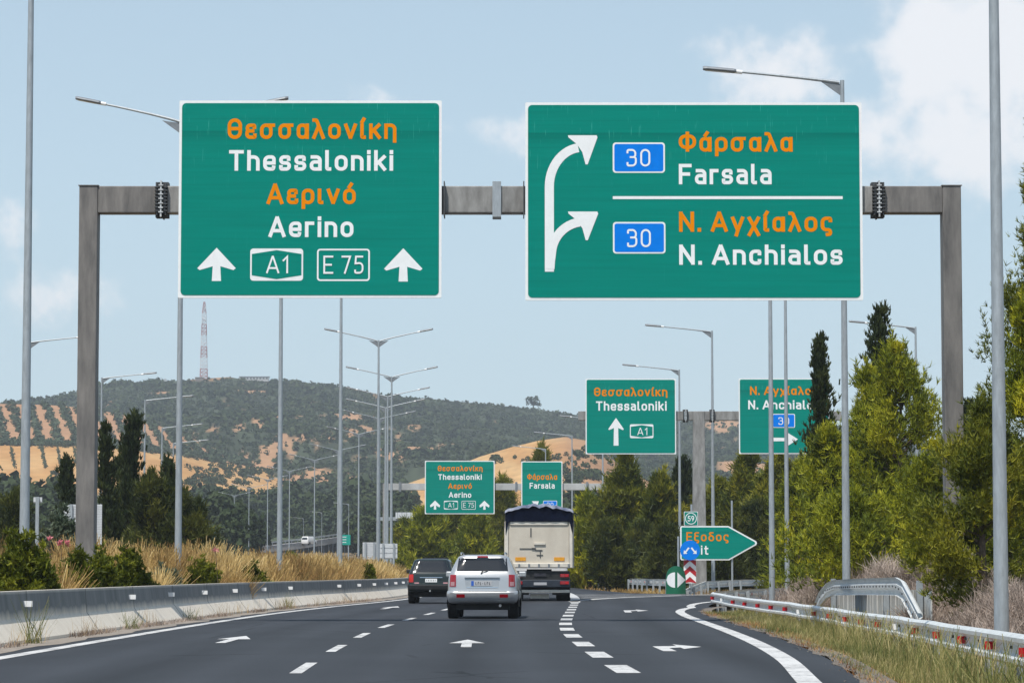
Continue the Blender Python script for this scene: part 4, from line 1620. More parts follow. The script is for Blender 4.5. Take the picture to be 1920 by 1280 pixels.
for px, py, d, lb in [
        (1856, ptop(41), 41, 'thick grey lamp pole at the right frame edge behind the guardrail'),
        (1579, 147, 80, 'lamp with its single arm reaching left above the Farsala sign'),
        (1443, ptop(100), 100, 'lamp pole in front of the half hidden sign, left and thicker of the two'),
        (1472, ptop(118), 118, 'lamp pole in front of the half hidden sign, right and thinner of the two'),
        (1716.5, 611, 140, 'single arm lamp behind the yellow green pine, arm just below the Farsala sign'),
        (1335, 618, 177, 'single arm lamp rising just right of the T-shaped gantry post'),
        (1273.5, 691, 186, 'single arm lamp whose arm hangs over the Thessaloniki sign of the T-shaped gantry'),
        (1190, ptop(210), 210, 'lamp pole standing below the Thessaloniki sign of the T-shaped gantry'),
        (1130, 785, 238, 'lamp pole below the left edge of the T-shaped gantry sign, its arm poking out left'),
        (1072.5, 815, 266, 'small single arm lamp against the tan foothill, right of the small Farsala sign'),
        (1023, 840, 295, 'small single arm lamp peeping over the small Farsala sign')]:
    lamp(sgl, px, py, d, lb, GL2)
for px, py, d, lb in [
        (56, 638, 157, 'single arm lamp behind the tall left pole, its arm reaching the gantry post'),
        (191, 706, 186, 'single arm lamp right of the gantry post with its arm above the skyline'),
        (272, 748, 210, 'single arm lamp in front of the dark cypresses, its arm below the skyline'),
        (304, 800, 252, 'small single arm lamp right of the cypresses, higher of the two there'),
        (325, 829, 282, 'small single arm lamp right of the cypresses, lower of the two there')]:
    lamp(sgl, px, py, d, lb, GL3, math.pi)
for px, py, d, lb in [
        (654, 944, 620, 'tiny far single arm lamp left of the tall median pair'),
        (603.5, 960, 690, 'tiny far single arm lamp right of the green sign in the distance'),
        (569, 971, 740, 'tiny far single arm lamp in the middle of the far road'),
        (500, 985, 860, 'tiniest far single arm lamp at the left end of the far road')]:
    lamp(sgl, px, py, d, lb, GL2)

# ---------------------------------------------------------------- concrete median barrier
m, n_, l_, p_, out_ = principled('stained_shaded_concrete')
t_ = nd(n_, 'ShaderNodeTexCoord')
mp_ = nd(n_, 'ShaderNodeMapping')
mp_.inputs['Scale'].default_value = (1, 1.6, .18)
l_.new(t_.outputs['Object'], mp_.inputs[0])
na = nd(n_, 'ShaderNodeTexNoise')
na.inputs['Scale'].default_value = 1.5
na.inputs['Detail'].default_value = 8
na.inputs['Roughness'].default_value = .7
l_.new(mp_.outputs[0], na.inputs['Vector'])
sp_ = nd(n_, 'ShaderNodeSeparateXYZ')
l_.new(t_.outputs['Object'], sp_.inputs[0])
K = dict(nodes=n_, links=l_)
# water stains plus the upper face's shade put into the colour, broken lower edge
st = wmath('ADD', sp_.outputs[2], wmath('MULTIPLY', wmath('SUBTRACT', na.outputs[0], .5, **K), .35, **K), **K)
mr = nd(n_, 'ShaderNodeMapRange')
mr.inputs['From Min'].default_value = .37
mr.inputs['From Max'].default_value = .54
l_.new(st, mr.inputs['Value'])
topw = nd(n_, 'ShaderNodeMapRange')  # paler top edge: its sunlight put into the colour
topw.inputs['From Min'].default_value = .80
topw.inputs['From Max'].default_value = .855
topw.inputs['To Min'].default_value = 1.0
topw.inputs['To Max'].default_value = .25
l_.new(sp_.outputs[2], topw.inputs['Value'])
stain_shade = wmath('MULTIPLY', mr.outputs[0], topw.outputs[0], **K)
# joints every 6 m
fr = wmath('FRACT', wmath('DIVIDE', wmath('ADD', sp_.outputs[1], wmath('MULTIPLY', sp_.outputs[2], -.5, **K), **K), 7.05, **K), **K)
jn = wmath('LESS_THAN', wmath('ABSOLUTE', wmath('SUBTRACT', fr, .5, **K), **K), .006, **K)
mx_ = nd(n_, 'ShaderNodeMix', data_type='RGBA')
l_.new(stain_shade, mx_.inputs[0])
rp_ = nd(n_, 'ShaderNodeValToRGB')
rp_.color_ramp.elements[0].position, rp_.color_ramp.elements[0].color = .3, (.70, .63, .53, 1)
rp_.color_ramp.elements[1].position, rp_.color_ramp.elements[1].color = .7, (.84, .77, .66, 1)
l_.new(na.outputs[0], rp_.inputs[0])
rq_ = nd(n_, 'ShaderNodeValToRGB')
rq_.color_ramp.elements[0].position, rq_.color_ramp.elements[0].color = .3, (.13, .14, .145, 1)
rq_.color_ramp.elements[1].position, rq_.color_ramp.elements[1].color = .72, (.27, .275, .27, 1)
l_.new(na.outputs[0], rq_.inputs[0])
l_.new(rp_.outputs[0], mx_.inputs[6])
l_.new(rq_.outputs[0], mx_.inputs[7])
mj = nd(n_, 'ShaderNodeMix', data_type='RGBA')
l_.new(wmath('MULTIPLY', jn, .75, **K), mj.inputs[0])
l_.new(mx_.outputs[2], mj.inputs[6])
mj.inputs[7].default_value = (.05, .05, .05, 1)
l_.new(mj.outputs[2], p_.inputs['Base Color'])
p_.inputs['Roughness'].default_value = .9
M['concrete'] = m
bar = empty('concrete_barrier', (float(Xe(55)) - 1, 55, 0))
tag(bar, 'long low concrete median barrier with dark water stains, painted shade and white reflectors', 'barrier')
BX = lambda y: float(Xe(y)) - 1.0
org = Vector(bar.location)
PF = [(0, -.06), (0, .06), (-.26, .40), (-.33, .86), (-.53, .86), (-.60, .40), (-.86, .06), (-.86, -.06)]
path = [Vector((BX(y), y, road_z(y))) for y in YS if y > 6 and y < 330]
mb = MB().sweep([p for p in path], PF, closed=True)
mb.v = [(v[0] - org.x, v[1] - org.y, v[2]) for v in mb.v]
mb.build('wall_body', M['concrete'], bar)
for k in range(-3, 17):
    y = 51.5 + 6.85 * k
    if k in (1, 8) or y < 20:
        continue
    mb = MB()
    mb.box((BX(y) - .235, y, .64), (.17, .04, .10), rz=.0)
    mb.v = [(v[0] - org.x, v[1] - org.y, v[2]) for v in mb.v]
    mb.build('reflector', M['reflector_white'], bar)
    MBb = MB().box((BX(y) - .26, y - .005, .62), (.012, .15, .115))

# ---------------------------------------------------------------- steel guardrails
WB = [(0, .19), (-.055, .185), (-.10, .15), (-.10, .10), (-.015, .045), (-.015, -.045), (-.10, -.10), (-.10, -.15), (-.055, -.185), (0, -.19)]
WBP = WB + [(o + .012, z) for o, z in reversed(WB)]


def guardrail(name, path, label, post_every=2.0, refl=None, flip=False, group=None, zg=None, rng=random):
    """path: (x, y, z of beam centre)"""
    root = empty(name, path[len(path) // 2])
    org = Vector(path[len(path) // 2])
    tag(root, label, 'guardrail', group)
    prof = [(-o, z) for o, z in reversed(WBP)] if flip else WBP
    P = []
    for i in range(len(path) - 1):
        a, b = Vector(path[i]), Vector(path[i + 1])
        k = max(1, int((b - a).length / 1.0))
        P += [a + (b - a) * (j / k) for j in range(k)]
    P.append(Vector(path[-1]))
    mb = MB().sweep([p - org for p in P], prof, closed=True)
    mb.build('beam', M['galv_bright'], root, smooth=True)
    acc, nextp, nextr, cnt = 0.0, .5, refl[0] if refl else 1e9, 0
    sg = -1 if flip else 1
    for i in range(len(P) - 1):
        L = (P[i + 1] - P[i]).length
        t = (P[i + 1] - P[i]).normalized()
        r = Vector((t.y, -t.x, 0))
        while acc + L > nextp:
            q = P[i] + t * (nextp - acc)
            g_ = float(ground_z(q.x, q.y)) - .1 if zg is None else zg
            mb = MB()
            c = q + r * .13 * sg - org
            mb.box((c.x, c.y, (g_ + q.z + .14) / 2 - org.z), (.10, .12, q.z + .14 - g_), rz=math.atan2(t.y, t.x) - math.pi / 2)
            c2 = q + r * .055 * sg - org
            mb.box((c2.x, c2.y, q.z - org.z), (.10, .08, .2), rz=math.atan2(t.y, t.x) - math.pi / 2)
            mb.build('post', M['galv'], root)
            nextp += post_every
        while acc + L > nextr:
            q = P[i] + t * (nextr - acc) - r * .06 * sg - org
            mb = MB().box((q.x, q.y, q.z), (.16, .05, .105), rz=math.atan2(t.y, t.x) - math.pi / 2)
            mb.build('reflector', M['reflector_white'] if cnt % 6 == 4 else M['reflector_red'], root)
            cnt += 1
            nextr += refl[1]
        acc += L
    # bolt heads in the valley of the near stretch
    for i in range(0, len(P) - 1):
        if P[i].y > 70 or not refl or i % 2:
            continue
        t = (P[i + 1] - P[i]).normalized()
        r = Vector((t.y, -t.x, 0))
        q = P[i] - r * .03 * sg - org
        MB().box((q.x, q.y, q.z + .02), (.03, .05, .04)).build('bolt', M['flange'], root)
    return root


M['galv_bright'] = mat('bright_galvanised_rail', (0.66, 0.69, 0.70), rough=0.42, metal=0.15, var=0.12, scale=2.5)
zr = lambda y: float(np.interp(y, [8, 35, 64, 90, 108, 130], [.38, .27, .15, .165, .225, .27]))
wob = random.Random(12)
rp = [(float(RAILX(y)) + wob.uniform(-.012, .012), y, zr(y) + wob.uniform(-.009, .009)) for y in np.arange(12, 102, 3.0)] + [(7.2, 103.5, .24), (7.16, 106.5, .25), (7.35, 109, .255), (7.9, 112.6, .26), (9.5, 121, .28), (12.4, 131, .3), (16.9, 142, .3), (22, 150, .3), (29, 158, .3)]
guardrail('guardrail', rp, 'long steel guardrail with red reflectors in the grass along the right edge', 4.0, (2.2, 4.0))
# ramp side rail rising from the ground at the nose, and the one along the main road
nose = W(1283, 1112, 160)
gp = [(nose.x, 160, .0), (nose.x + .6, 163, .18), (nose.x + 1.7, 168, .45)] + [(13.6, 176, .52), (19, 184, .52), (28, 194, .52), (42, 206, .52)]
guardrail('guardrail', gp, 'guardrail end rising from the ground just right of the green gore marker', 2.5, None)
gp = [(W(1256, 1084, 166).x, 166, .56), (W(1215, 1084, 176).x, 176, .56), (W(1160, 1084, 196).x, 196, .56), (W(1100, 1084, 225).x, 225, .56), (W(1050, 1084, 262).x, 262, .6)] + [(float(Xr(y)) + 3.2, y, .56 + road_z(y)) for y in (300, 340)]
guardrail('guardrail', gp, 'guardrail along the main road between the truck and the green gore marker', 3.0, (3, 9.0), flip=True)


def slat_parapet(name, pts, label, d0, d1, x, xs_off, beam_pts, zlo, ztop, nsl):
    """steel parapet with upright slats and a raised guardrail beam in front"""
    root = empty(name, (x, (d0 + d1) / 2, 0))
    org = Vector(root.location)
    tag(root, label, 'parapet')
    mb = MB().sweep([Vector(p) - org for p in beam_pts], WBP, closed=True)
    mb.build('beam', M['galv_bright'], root)
    mb = MB()
    for i in range(len(beam_pts) - 1):
        a, b = Vector(beam_pts[i]), Vector(beam_pts[i + 1])
        for k in range(max(1, int((b - a).length / .5))):
            q = a + (b - a) * ((k + .5) / max(1, int((b - a).length / .5))) - org
            mb.box((q.x - .03, q.y, q.z), (.022, .05, .04))
    mb.build('bolts', M['flange'], root)
    mb = MB()
    rg = random.Random(3)
    for k in range(nsl):
        y = d0 + (d1 - d0) * (k + .5) / nsl
        w = (d1 - d0) / nsl * .80
        mb.box((xs_off + rg.uniform(-.015, .015), y - org.y, (zlo + ztop) / 2 + rg.uniform(-.02, .02)), (.03, w, ztop - zlo))
    mb.build('slat_panel', mat('weathered_slats', (.52, .53, .52), rough=.6, var=.25, scale=2.5, streak=(1, 3, .4)), root)
    for k in range(4):
        y = d0 + (d1 - d0) * (.06 + .293 * k)
        MB().box((xs_off - .10, y - org.y, (zlo + ztop + .2) / 2), (.12, .12, ztop + .2 - zlo)).build('post', M['galv'], root)
    return root


B0 = lambda px, py, d: tuple(W(px, py, d))
bp = [B0(1528, 1143, 79.5), B0(1536, 1123, 79), B0(1549, 1107, 78), B0(1562, 1101, 76), B0(1620, 1099, 69), B0(1679, 1098.5, 64), B0(1690, 1105, 63), B0(1706, 1135, 61.8), B0(1722, 1166, 61)]
slat_parapet('slatted_parapet', None, 'grey slatted parapet with a raised humped rail behind the right guardrail', 61, 80, 8.25, .30, bp, -.5, .80, 40)
B1 = lambda px, py, d: tuple(W(px, py, d))
bp = [B1(1185, 1083, 232), B1(1150, 1081, 250), B1(1120, 1080, 270), B1(1080, 1080, 300)]
o = empty('slatted_parapet', W(1125, 1090, 255))
tag(o, 'far slatted grey parapet behind the main road guardrail right of the truck', 'parapet')
og = Vector(o.location)
mb = MB()
for k in range(46):
    px = 1076 + 100 * (k + .5) / 46
    d = 300 - (px - 1076) / 100 * 64
    q = W(px, 1075, d) - og
    mb.box((q.x, q.y, q.z - .35), (.06, 1.0, .95))
mb.build('slat_panel', mat('far_slats', (.46, .46, .44), rough=.7, var=.3, scale=1), o)
for px in (1078, 1112, 1153, 1175):
    d = 300 - (px - 1076) / 100 * 64
    q = W(px, 1075, d) - og
    MB().box((q.x, q.y - .1, q.z - .5), (.16, .16, 1.3)).build('post', M['galv_bright'], o)
MB().sweep([W(px, 1069.5, 300 - (px - 1076) / 100 * 64 - .2) - og for px in (1076, 1110, 1150, 1176)], [(-.05, -.04), (-.05, .04), (.05, .04), (.05, -.04)], closed=True).build('top_rail', M['galv_bright'], o)

# ---------------------------------------------------------------- gore signs
D4 = 168.0


def plate_sign(name, cx, cy, d, label, cat='road sign'):
    o = W(cx, cy, d)
    root = empty(name, o)
    tag(root, label, cat)
    s = F / (d * CC + (o.z - CAM_H) * SC)
    return root, s


rt, s_ = plate_sign('exit_sign', 1347.5, 1017.5, D4, 'green arrow-shaped exit sign pointing right, Greek word in orange')
L_ = lambda x, y: ((x - 1347.5) / s_, (1017.5 - y) / s_)
outl = [(1277.5, 985.5), (1366, 985.5), (1418, 1014), (1419.5, 1017.5), (1418, 1021), (1367, 1049.5), (1277.5, 1049.5), (1275.5, 1047), (1275.5, 988)]
inn = [(1279, 988), (1365.3, 988), (1415, 1015.5), (1416, 1017.5), (1415, 1019.5), (1366, 1047), (1279, 1047), (1278, 1046), (1278, 989)]
MB().prism([L_(*p) for p in reversed(outl)], .01, .07).build('panel', M['white_film'], rt)
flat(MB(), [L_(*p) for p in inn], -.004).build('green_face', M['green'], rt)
for txt, a, b, c, e, mm in (('Εξοδος', 1287, 1366, 997, 1014, OR), ('Exit', 1287, 1328, 1022, 1039, WH)):
    x0, z0 = L_(a, e)
    x1, z1 = L_(b, c)
    text_mesh(txt, x0, x1, z0, z1, -.012, w=.15, gap=.2, dstep=.001).build('lettering', mm, rt)
gzz = float(ground_z(rt.location.x, D4)) - rt.location.z
for px, top in ((1297, 945), (1373, 938)):
    x, z = L_(px, top)
    MB().tube([(x, .15, gzz - .2), (x, .15, z)], .055, 10).build('post', M['galv'], rt, smooth=True)

rt59, s_ = plate_sign('exit_number_sign', 1295.5, 971.5, D4 - .02, 'small square green plate with number 59 in a white ring')
q = 13.0 / s_
MB().prism(rrect(-q, -q, q, q, q * .1), .01, .06).build('panel', M['white_film'], rt59)
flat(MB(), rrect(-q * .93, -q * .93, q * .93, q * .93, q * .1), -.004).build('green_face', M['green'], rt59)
cir = lambda r, n=32: [(r * math.cos(2 * math.pi * k / n), r * math.sin(2 * math.pi * k / n)) for k in range(n)]
ring(MB(), cir(q * .84), cir(q * .74), -.010).build('ring_mark', M['white_film'], rt59)
text_mesh('59', -q * .46, q * .46, -q * .40, q * .40, -.010, w=.15, dstep=.001).build('lettering', WH, rt59)

D5 = 162.0
rb, s_ = plate_sign('keep_either_side_sign', 1294, 1031, D5, 'round blue sign with two white arrows pointing down left and down right')
q = 18.6 / s_
MB().prism(cir(q, 40), .0, .05).build('disc', M['blue_film'], rb)
for sg in (-1, 1):
    a = [(.05, .22), (.20, .30), (.50, -.10), (.62, .02), (.66, -.36), (.28, -.34), (.40, -.22)]
    pts = [(sg * x * q, y * q) for x, y in a]
    flat(MB(), pts, -.006).build('arrow', M['white_film'], rb)
gz5 = float(ground_z(rb.location.x, D5)) - rb.location.z
MB().tube([(-21.5 / s_, .3, gz5 - .2), (-21.5 / s_, .3, 26 / s_)], .06, 10).build('post', M['galv'], rb, smooth=True)
MB().box((-10 / s_, .3, 0), (24 / s_, .05, .06)).build('bracket', M['galv'], rb)
rc, s_ = plate_sign('chevron_board', 1293.5, 1070, D5 + .3, 'narrow upright board of red and white chevrons below the blue disc')
hw, hh = 11.5 / s_, 22.5 / s_
MB().prism([(-hw, -hh), (hw, -hh), (hw, hh), (-hw, hh)], .0, .05).build('board', M['white_film'], rc)
per = 2 * hh / 2.25
for k in range(-1, 3):
    z0 = hh - .15 * per - k * per
    band = [(-hw, z0 - .52 * per), (0, z0), (hw, z0 - .52 * per), (hw, z0 - .02 * per), (0, z0 + .5 * per), (-hw, z0 - .02 * per)]
    # clip to the board
    cl = [(x, max(-hh, min(hh, z))) for x, z in band]
    if max(z for _, z in cl) - min(z for _, z in cl) > .05:
        flat(MB(), cl, -.006).build('red_chevron', M['red_film'], rc)
gz5 = float(ground_z(rc.location.x, D5)) - rc.location.z
MB().tube([(0, .1, gz5 - .2), (0, .1, hh)], .05, 8).build('post', M['galv'], rc)

D6 = 158.0
rm = empty('gore_marker', W(1268, 1112, D6))
rm.location.z = 0
s_ = F / D6
tag(rm, 'dark green gore marker with two white triangles pointing outward at the exit nose', 'marker')
hw, ht = 18.5 / s_, 52 / s_
arc = [(hw * math.sin(a) * (1 - .0 * abs(a)), .72 * ht + .28 * ht * math.cos(a) ** .9) for a in np.linspace(-1.5, 1.5, 15)]
outl = [(-hw, -.05), (hw, -.05), (hw, .70 * ht)] + [(x, z) for x, z in reversed(arc)] + [(-hw, .70 * ht)]
cv = lambda x: .55 * (x / hw) ** 2 * .5            # the shell curves backwards at its sides
mb = MB()
nn = 17
vs, fs = [], []
for layer in (0, .12):
    for k in range(nn):
        x = -hw + 2 * hw * k / (nn - 1)
        zt_ = .60 * ht + .40 * ht * math.sqrt(max(0, 1 - abs(x / hw) ** 2.1))
        y = .32 * (x / hw) ** 2 + layer
        vs += [(x, y, -.05), (x, y, zt_)]
for k in range(nn - 1):
    a, b = 2 * k, 2 * k + 2
    fs.append((a, b, b + 1, a + 1))
    o2 = 2 * nn
    fs.append((o2 + b, o2 + a, o2 + a + 1, o2 + b + 1))
    fs.append((a + 1, b + 1, o2 + b + 1, o2 + a + 1))
fs += [(0, 1, 2 * nn + 1, 2 * nn), (2 * nn - 2, 4 * nn - 2, 4 * nn - 1, 2 * nn - 1)]
mb.add(vs, fs)
mb.build('shell', M['green_dark'], rm)
for sg, tipx in ((-1, .97), (1, .97)):
    mb = MB()
    vs = []
    for k in range(7):
        f_ = k / 6
        x = sg * hw * (.12 + (tipx - .12) * f_)
        hz = .275 * ht * (1 - f_ if sg > 0 else math.sqrt(max(0, 1 - f_ ** 2)))
        y = .32 * (x / hw) ** 2 - .012
        vs += [(x, y, .50 * ht - hz), (x, y, .50 * ht + hz)]
    mb.add(vs, [(2 * k, 2 * k + 2, 2 * k + 3, 2 * k + 1) for k in range(6)])
    mb.build('white_triangle', M['white_film'], rm)

# ---------------------------------------------------------------- backs of signs on the opposite side and far things
def sign_back(box, d, label, planks, two_posts=True):
    x0, y0, x1, y1 = box
    o = W((x0 + x1) / 2, (y0 + y1) / 2, d)
    root = empty('rear_facing_sign', o)
    tag(root, label, 'road sign')
    s = F / d
    w, h = (x1 - x0) / s, (y1 - y0) / s
    mb = MB()
    for k in range(planks):
        z = -h / 2 + h * (k + .5) / planks
        mb.box((0, 0, z), (w, .05, h / planks * .86)).box((0, .05, z - h / planks / 2), (w * .99, .03, h / planks * .3))
    mb.build('panel', M['alu'], root)
    gz = float(ground_z(o.x, d)) - o.z - .2
    for sx in ((-.3, .3) if two_posts else (0,)):
        MB().box((sx * w, -.09, (gz + h / 2) / 2), (.12, .1, h / 2 - gz)).build('post', M['galv'], root)


sign_back((119, 945, 191, 1020), 120, 'back of a large ribbed white sign behind the left gantry post', 16)
sign_back((680, 1016, 707, 1048), 190, 'back of a small ribbed white sign left of the tall median lamp pair', 8)
sign_back((712, 1018, 745, 1046), 200, 'back of a small plain pale sign between the tall median lamp pair and the grass', 3)
sign_back((63, 931, 79, 941), 110, 'tiny white plate on a post beside the leftmost lamp pole', 1, False)

def far_green(box, d, label):
    x0, y0, x1, y1 = box
    o = W((x0 + x1) / 2, (y0 + y1) / 2, d)
    root = empty('direction_sign', o)
    tag(root, label, 'road sign')
    s = F / d
    w, h = (x1 - x0) / s, (y1 - y0) / s
    MB().box((0, 0, 0), (w, .08, h)).build('panel', mat('faded_green_film', (.0, .32, .25), rough=.5, var=.1, scale=1), root)
    mb = MB()
    for k in range(3):
        mb.box((-.08 * w + .05 * k * w, -.06, h * (.28 - .26 * k)), (w * (.55 - .1 * k), .02, h * .06))
    mb.build('text_lines', WH, root)
    gz = float(ground_z(o.x, d)) - o.z - .2
    for sx in (-.35, .35):
        MB().box((sx * w, .1, (gz) / 2), (.14, .1, -gz)).build('post', M['galv'], root)


far_green((632, 1002, 657, 1021), 420, 'small green direction sign beside the far road')
far_green((876, 1031, 889, 1042), 300, 'tiny green sign peeping over the roof of the silver car')

# pale rear of a message gantry beyond the far Thessaloniki sign
mg = empty('message_gantry', (0, 480, 0))
tag(mg, 'pale boxy overhead message board seen far off left of the small Thessaloniki sign', 'gantry')
q = W(770, 966, 480)
MB().box((q.x, 0, q.z), (4.8, .8, 1.0)).build('message_box', M['alu'], mg)
mb = MB()
for k in range(7):
    mb.box((q.x - 2.1 + .7 * k, -.42, q.z), (.08, .05, 1.02))
mb.build('box_ribs', M['galv'], mg)
z3 = W(770, 972, 480).z
MB().box((W(775, 972, 480).x, .5, z3), (11, .5, .55)).build('beam', M['galv'], mg)
for px in (708, 842):
    x = W(px, 980, 480).x
    gz = float(ground_z(x, 480)) - .3
    MB().box((x, .5, (z3 + gz) / 2), (.4, .4, z3 - gz)).build('post', M['galv'], mg)

# far road on its embankment, with a white van on it
lo, hi = [], []
mb = MB()
P = [W(430, 1026, 620), W(500, 1021, 650), W(560, 1015, 690), (W(620, 1007, 740)), W(665, 1000, 790)]
v = []
for p in P:
    v += [(p.x, p.y - 14, p.z - 1.9), (p.x, p.y - 9, p.z - .4), (p.x, p.y + 6, p.z)]
mb.add(v, [(3 * i + a, 3 * i + 3 + a, 3 * i + 4 + a, 3 * i + 1 + a) for i in range(4) for a in (0, 1)])
fr = mb.build('far_road', mat('pale_far_asphalt', (.30, .285, .27), rough=.9, var=.2, scale=.3))  # far asphalt paler and warmer than the near road
tag(fr, 'pale far stretch of the motorway climbing beyond the median', 'road', kind='structure')
gp = [(p.x, p.y - 8.5, p.z + .35) for p in P]
guardrail('guardrail', gp, 'thin far guardrail along the distant stretch of road', 8.0, None, zg=2.0)

# red and white lattice mast
mp0 = HA.pos(np.array([382.0]), np.array([.99]))[0]
ms = empty('lattice_mast', mp0)
tag(ms, 'tall red and white lattice mast on the hilltop', 'mast')
dm = mp0[1]
htm = W(382, 566, dm).z - W(382, 712, dm).z
M['mast_red'] = mat('mast_red', (.36, .13, .13), rough=.6)
M['mast_white'] = mat('mast_white', (.62, .64, .66), rough=.6)
nb = 7
for b in range(nb):
    z0, z1 = htm * b / nb, htm * (b + 1) / nb
    w0, w1 = 2.7 - 1.5 * b / nb, 2.7 - 1.5 * (b + 1) / nb
    if b == nb - 1:
        w1 = .5
    mb = MB()
    for sx in (-1, 1):
        for sy in (-1, 1):
            mb.tube([(sx * w0, sy * w0, z0), (sx * w1, sy * w1, z1)], .17, 5)
    kk = 3
    for j in range(kk):
        a, c = z0 + (z1 - z0) * j / kk, z0 + (z1 - z0) * (j + 1) / kk
        wa, wc = w0 + (w1 - w0) * j / kk, w0 + (w1 - w0) * (j + 1) / kk
        for sy in (-1, 1):
            mb.tube([(-wa, sy * wa, a), (wc, sy * wc, c)], .13, 4)
            mb.tube([(wa, sy * wa, a), (-wc, sy * wc, c)], .13, 4)
            mb.tube([(sy * wa, -wa, a), (sy * wc, wc, c)], .13, 4)
            mb.tube([(-wc, sy * wc, c), (wc, sy * wc, c)], .13, 4)
    mb.build('red_section' if b % 2 == 0 else 'white_section', M['mast_red'] if b % 2 == 0 else M['mast_white'], ms)
rg = random.Random(5)
for k in range(7):
    z = htm * (.45 + .5 * rg.random())
    MB().tube([(rg.uniform(-1.6, 1.6), -1.8, z - .9), (rg.uniform(-1.6, 1.6), -1.8, z + .9)], .45, 8).build('antenna', M['mast_white'], ms)
hb = HA.pos(np.array([477.0]), np.array([1.0]))[0]
bl = empty('hilltop_building', hb)
tag(bl, 'low pale flat building on the skyline right of the mast', 'building')
MB().box((0, 0, 1.6), (22, 8, 3.6)).build('wall', mat('pale_plaster', (.5, .5, .5), var=.15, scale=.4), bl)
mb = MB()
for k in range(9):
    mb.box((-9.6 + 2.4 * k, -4.03, 2.1), (1.3, .05, 1.2))
mb.build('window', mat('dark_window', (.08, .09, .1), rough=.2), bl)
MB().box((0, 0, 3.55), (22.8, 8.8, .3)).build('roof', M['alu'], bl)
hb = HA.pos(np.array([366.0]), np.array([.985]))[0]
bl = empty('hilltop_hut', hb)
tag(bl, 'small dark hut at the foot of the mast', 'hut')
MB().box((3, 2, 1.4), (6, 4, 3)).build('wall', mat('hut_wall', (.20, .17, .15), var=.2, scale=.4), bl)
MB().box((3, 2, 3.05), (6.6, 4.6, .25)).build('roof', mat('hut_roof', (.25, .2, .17)), bl)
hb = HA.pos(np.array([310.0]), np.array([.985]))[0]
bl = empty('white_hut', hb)
tag(bl, 'tiny white hut on the ridge left of the mast', 'hut')
MB().box((0, 0, 1.2), (2.6, 2.4, 2.6)).build('wall', WH, bl)
MB().prism([(-1.5, 2.5), (1.5, 2.5), (0, 3.4)], -1.4, 1.4).build('roof', M['alu'], bl)
# ---------------------------------------------------------------- vehicles
def car_paint(name, col, metal, rough=.3):
    m, n, l, p, out = principled(name)
    p.inputs['Base Color'].default_value = (*col, 1)
    p.inputs['Metallic'].default_value = metal
    p.inputs['Roughness'].default_value = rough
    p.inputs['Coat Weight'].default_value = .5
    p.inputs['Coat Roughness'].default_value = .08
    t = nd(n, 'ShaderNodeTexCoord')
    z = nd(n, 'ShaderNodeTexNoise')
    z.inputs['Scale'].default_value = 3
    z.inputs['Detail'].default_value = 5
    l.new(t.outputs['Object'], z.inputs['Vector'])
    r = nd(n, 'ShaderNodeMapRange')
    r.inputs['To Min'].default_value = rough * .8
    r.inputs['To Max'].default_value = rough * 1.35
    l.new(z.outputs[0], r.inputs['Value'])
    l.new(r.outputs[0], p.inputs['Roughness'])
    return m


M['silver'] = car_paint('silver_paint', (.50, .52, .54), .5, .34)
M['darkpaint'] = car_paint('dark_green_paint', (.012, .022, .022), .1, .3)
M['glass'] = mat('dark_glass', (.012, .017, .022), rough=.06, spec=.7)
M['rubber'] = mat('tyre_rubber', (.014, .014, .015), rough=.85, var=.3, scale=12)
M['blackp'] = mat('black_plastic', (.016, .017, .018), rough=.6, var=.2, scale=8)
M['lamp_red'] = mat('tail_lamp_red', (.30, .006, .012), rough=.12, spec=.6, coat=.6)
M['lamp_clear'] = mat('tail_lamp_clear', (.40, .22, .24), rough=.15)
M['plate'] = mat('number_plate_white', (.42, .43, .45), rough=.4)
M['plate_blue'] = mat('plate_blue', (.02, .10, .45), rough=.4)
M['ink'] = mat('plate_ink', (.03, .03, .04), rough=.5)
M['chrome'] = mat('chrome', (.8, .8, .8), rough=.12, metal=1.0)
M['rim'] = mat('alloy_rim', (.45, .46, .47), rough=.3, metal=.8)


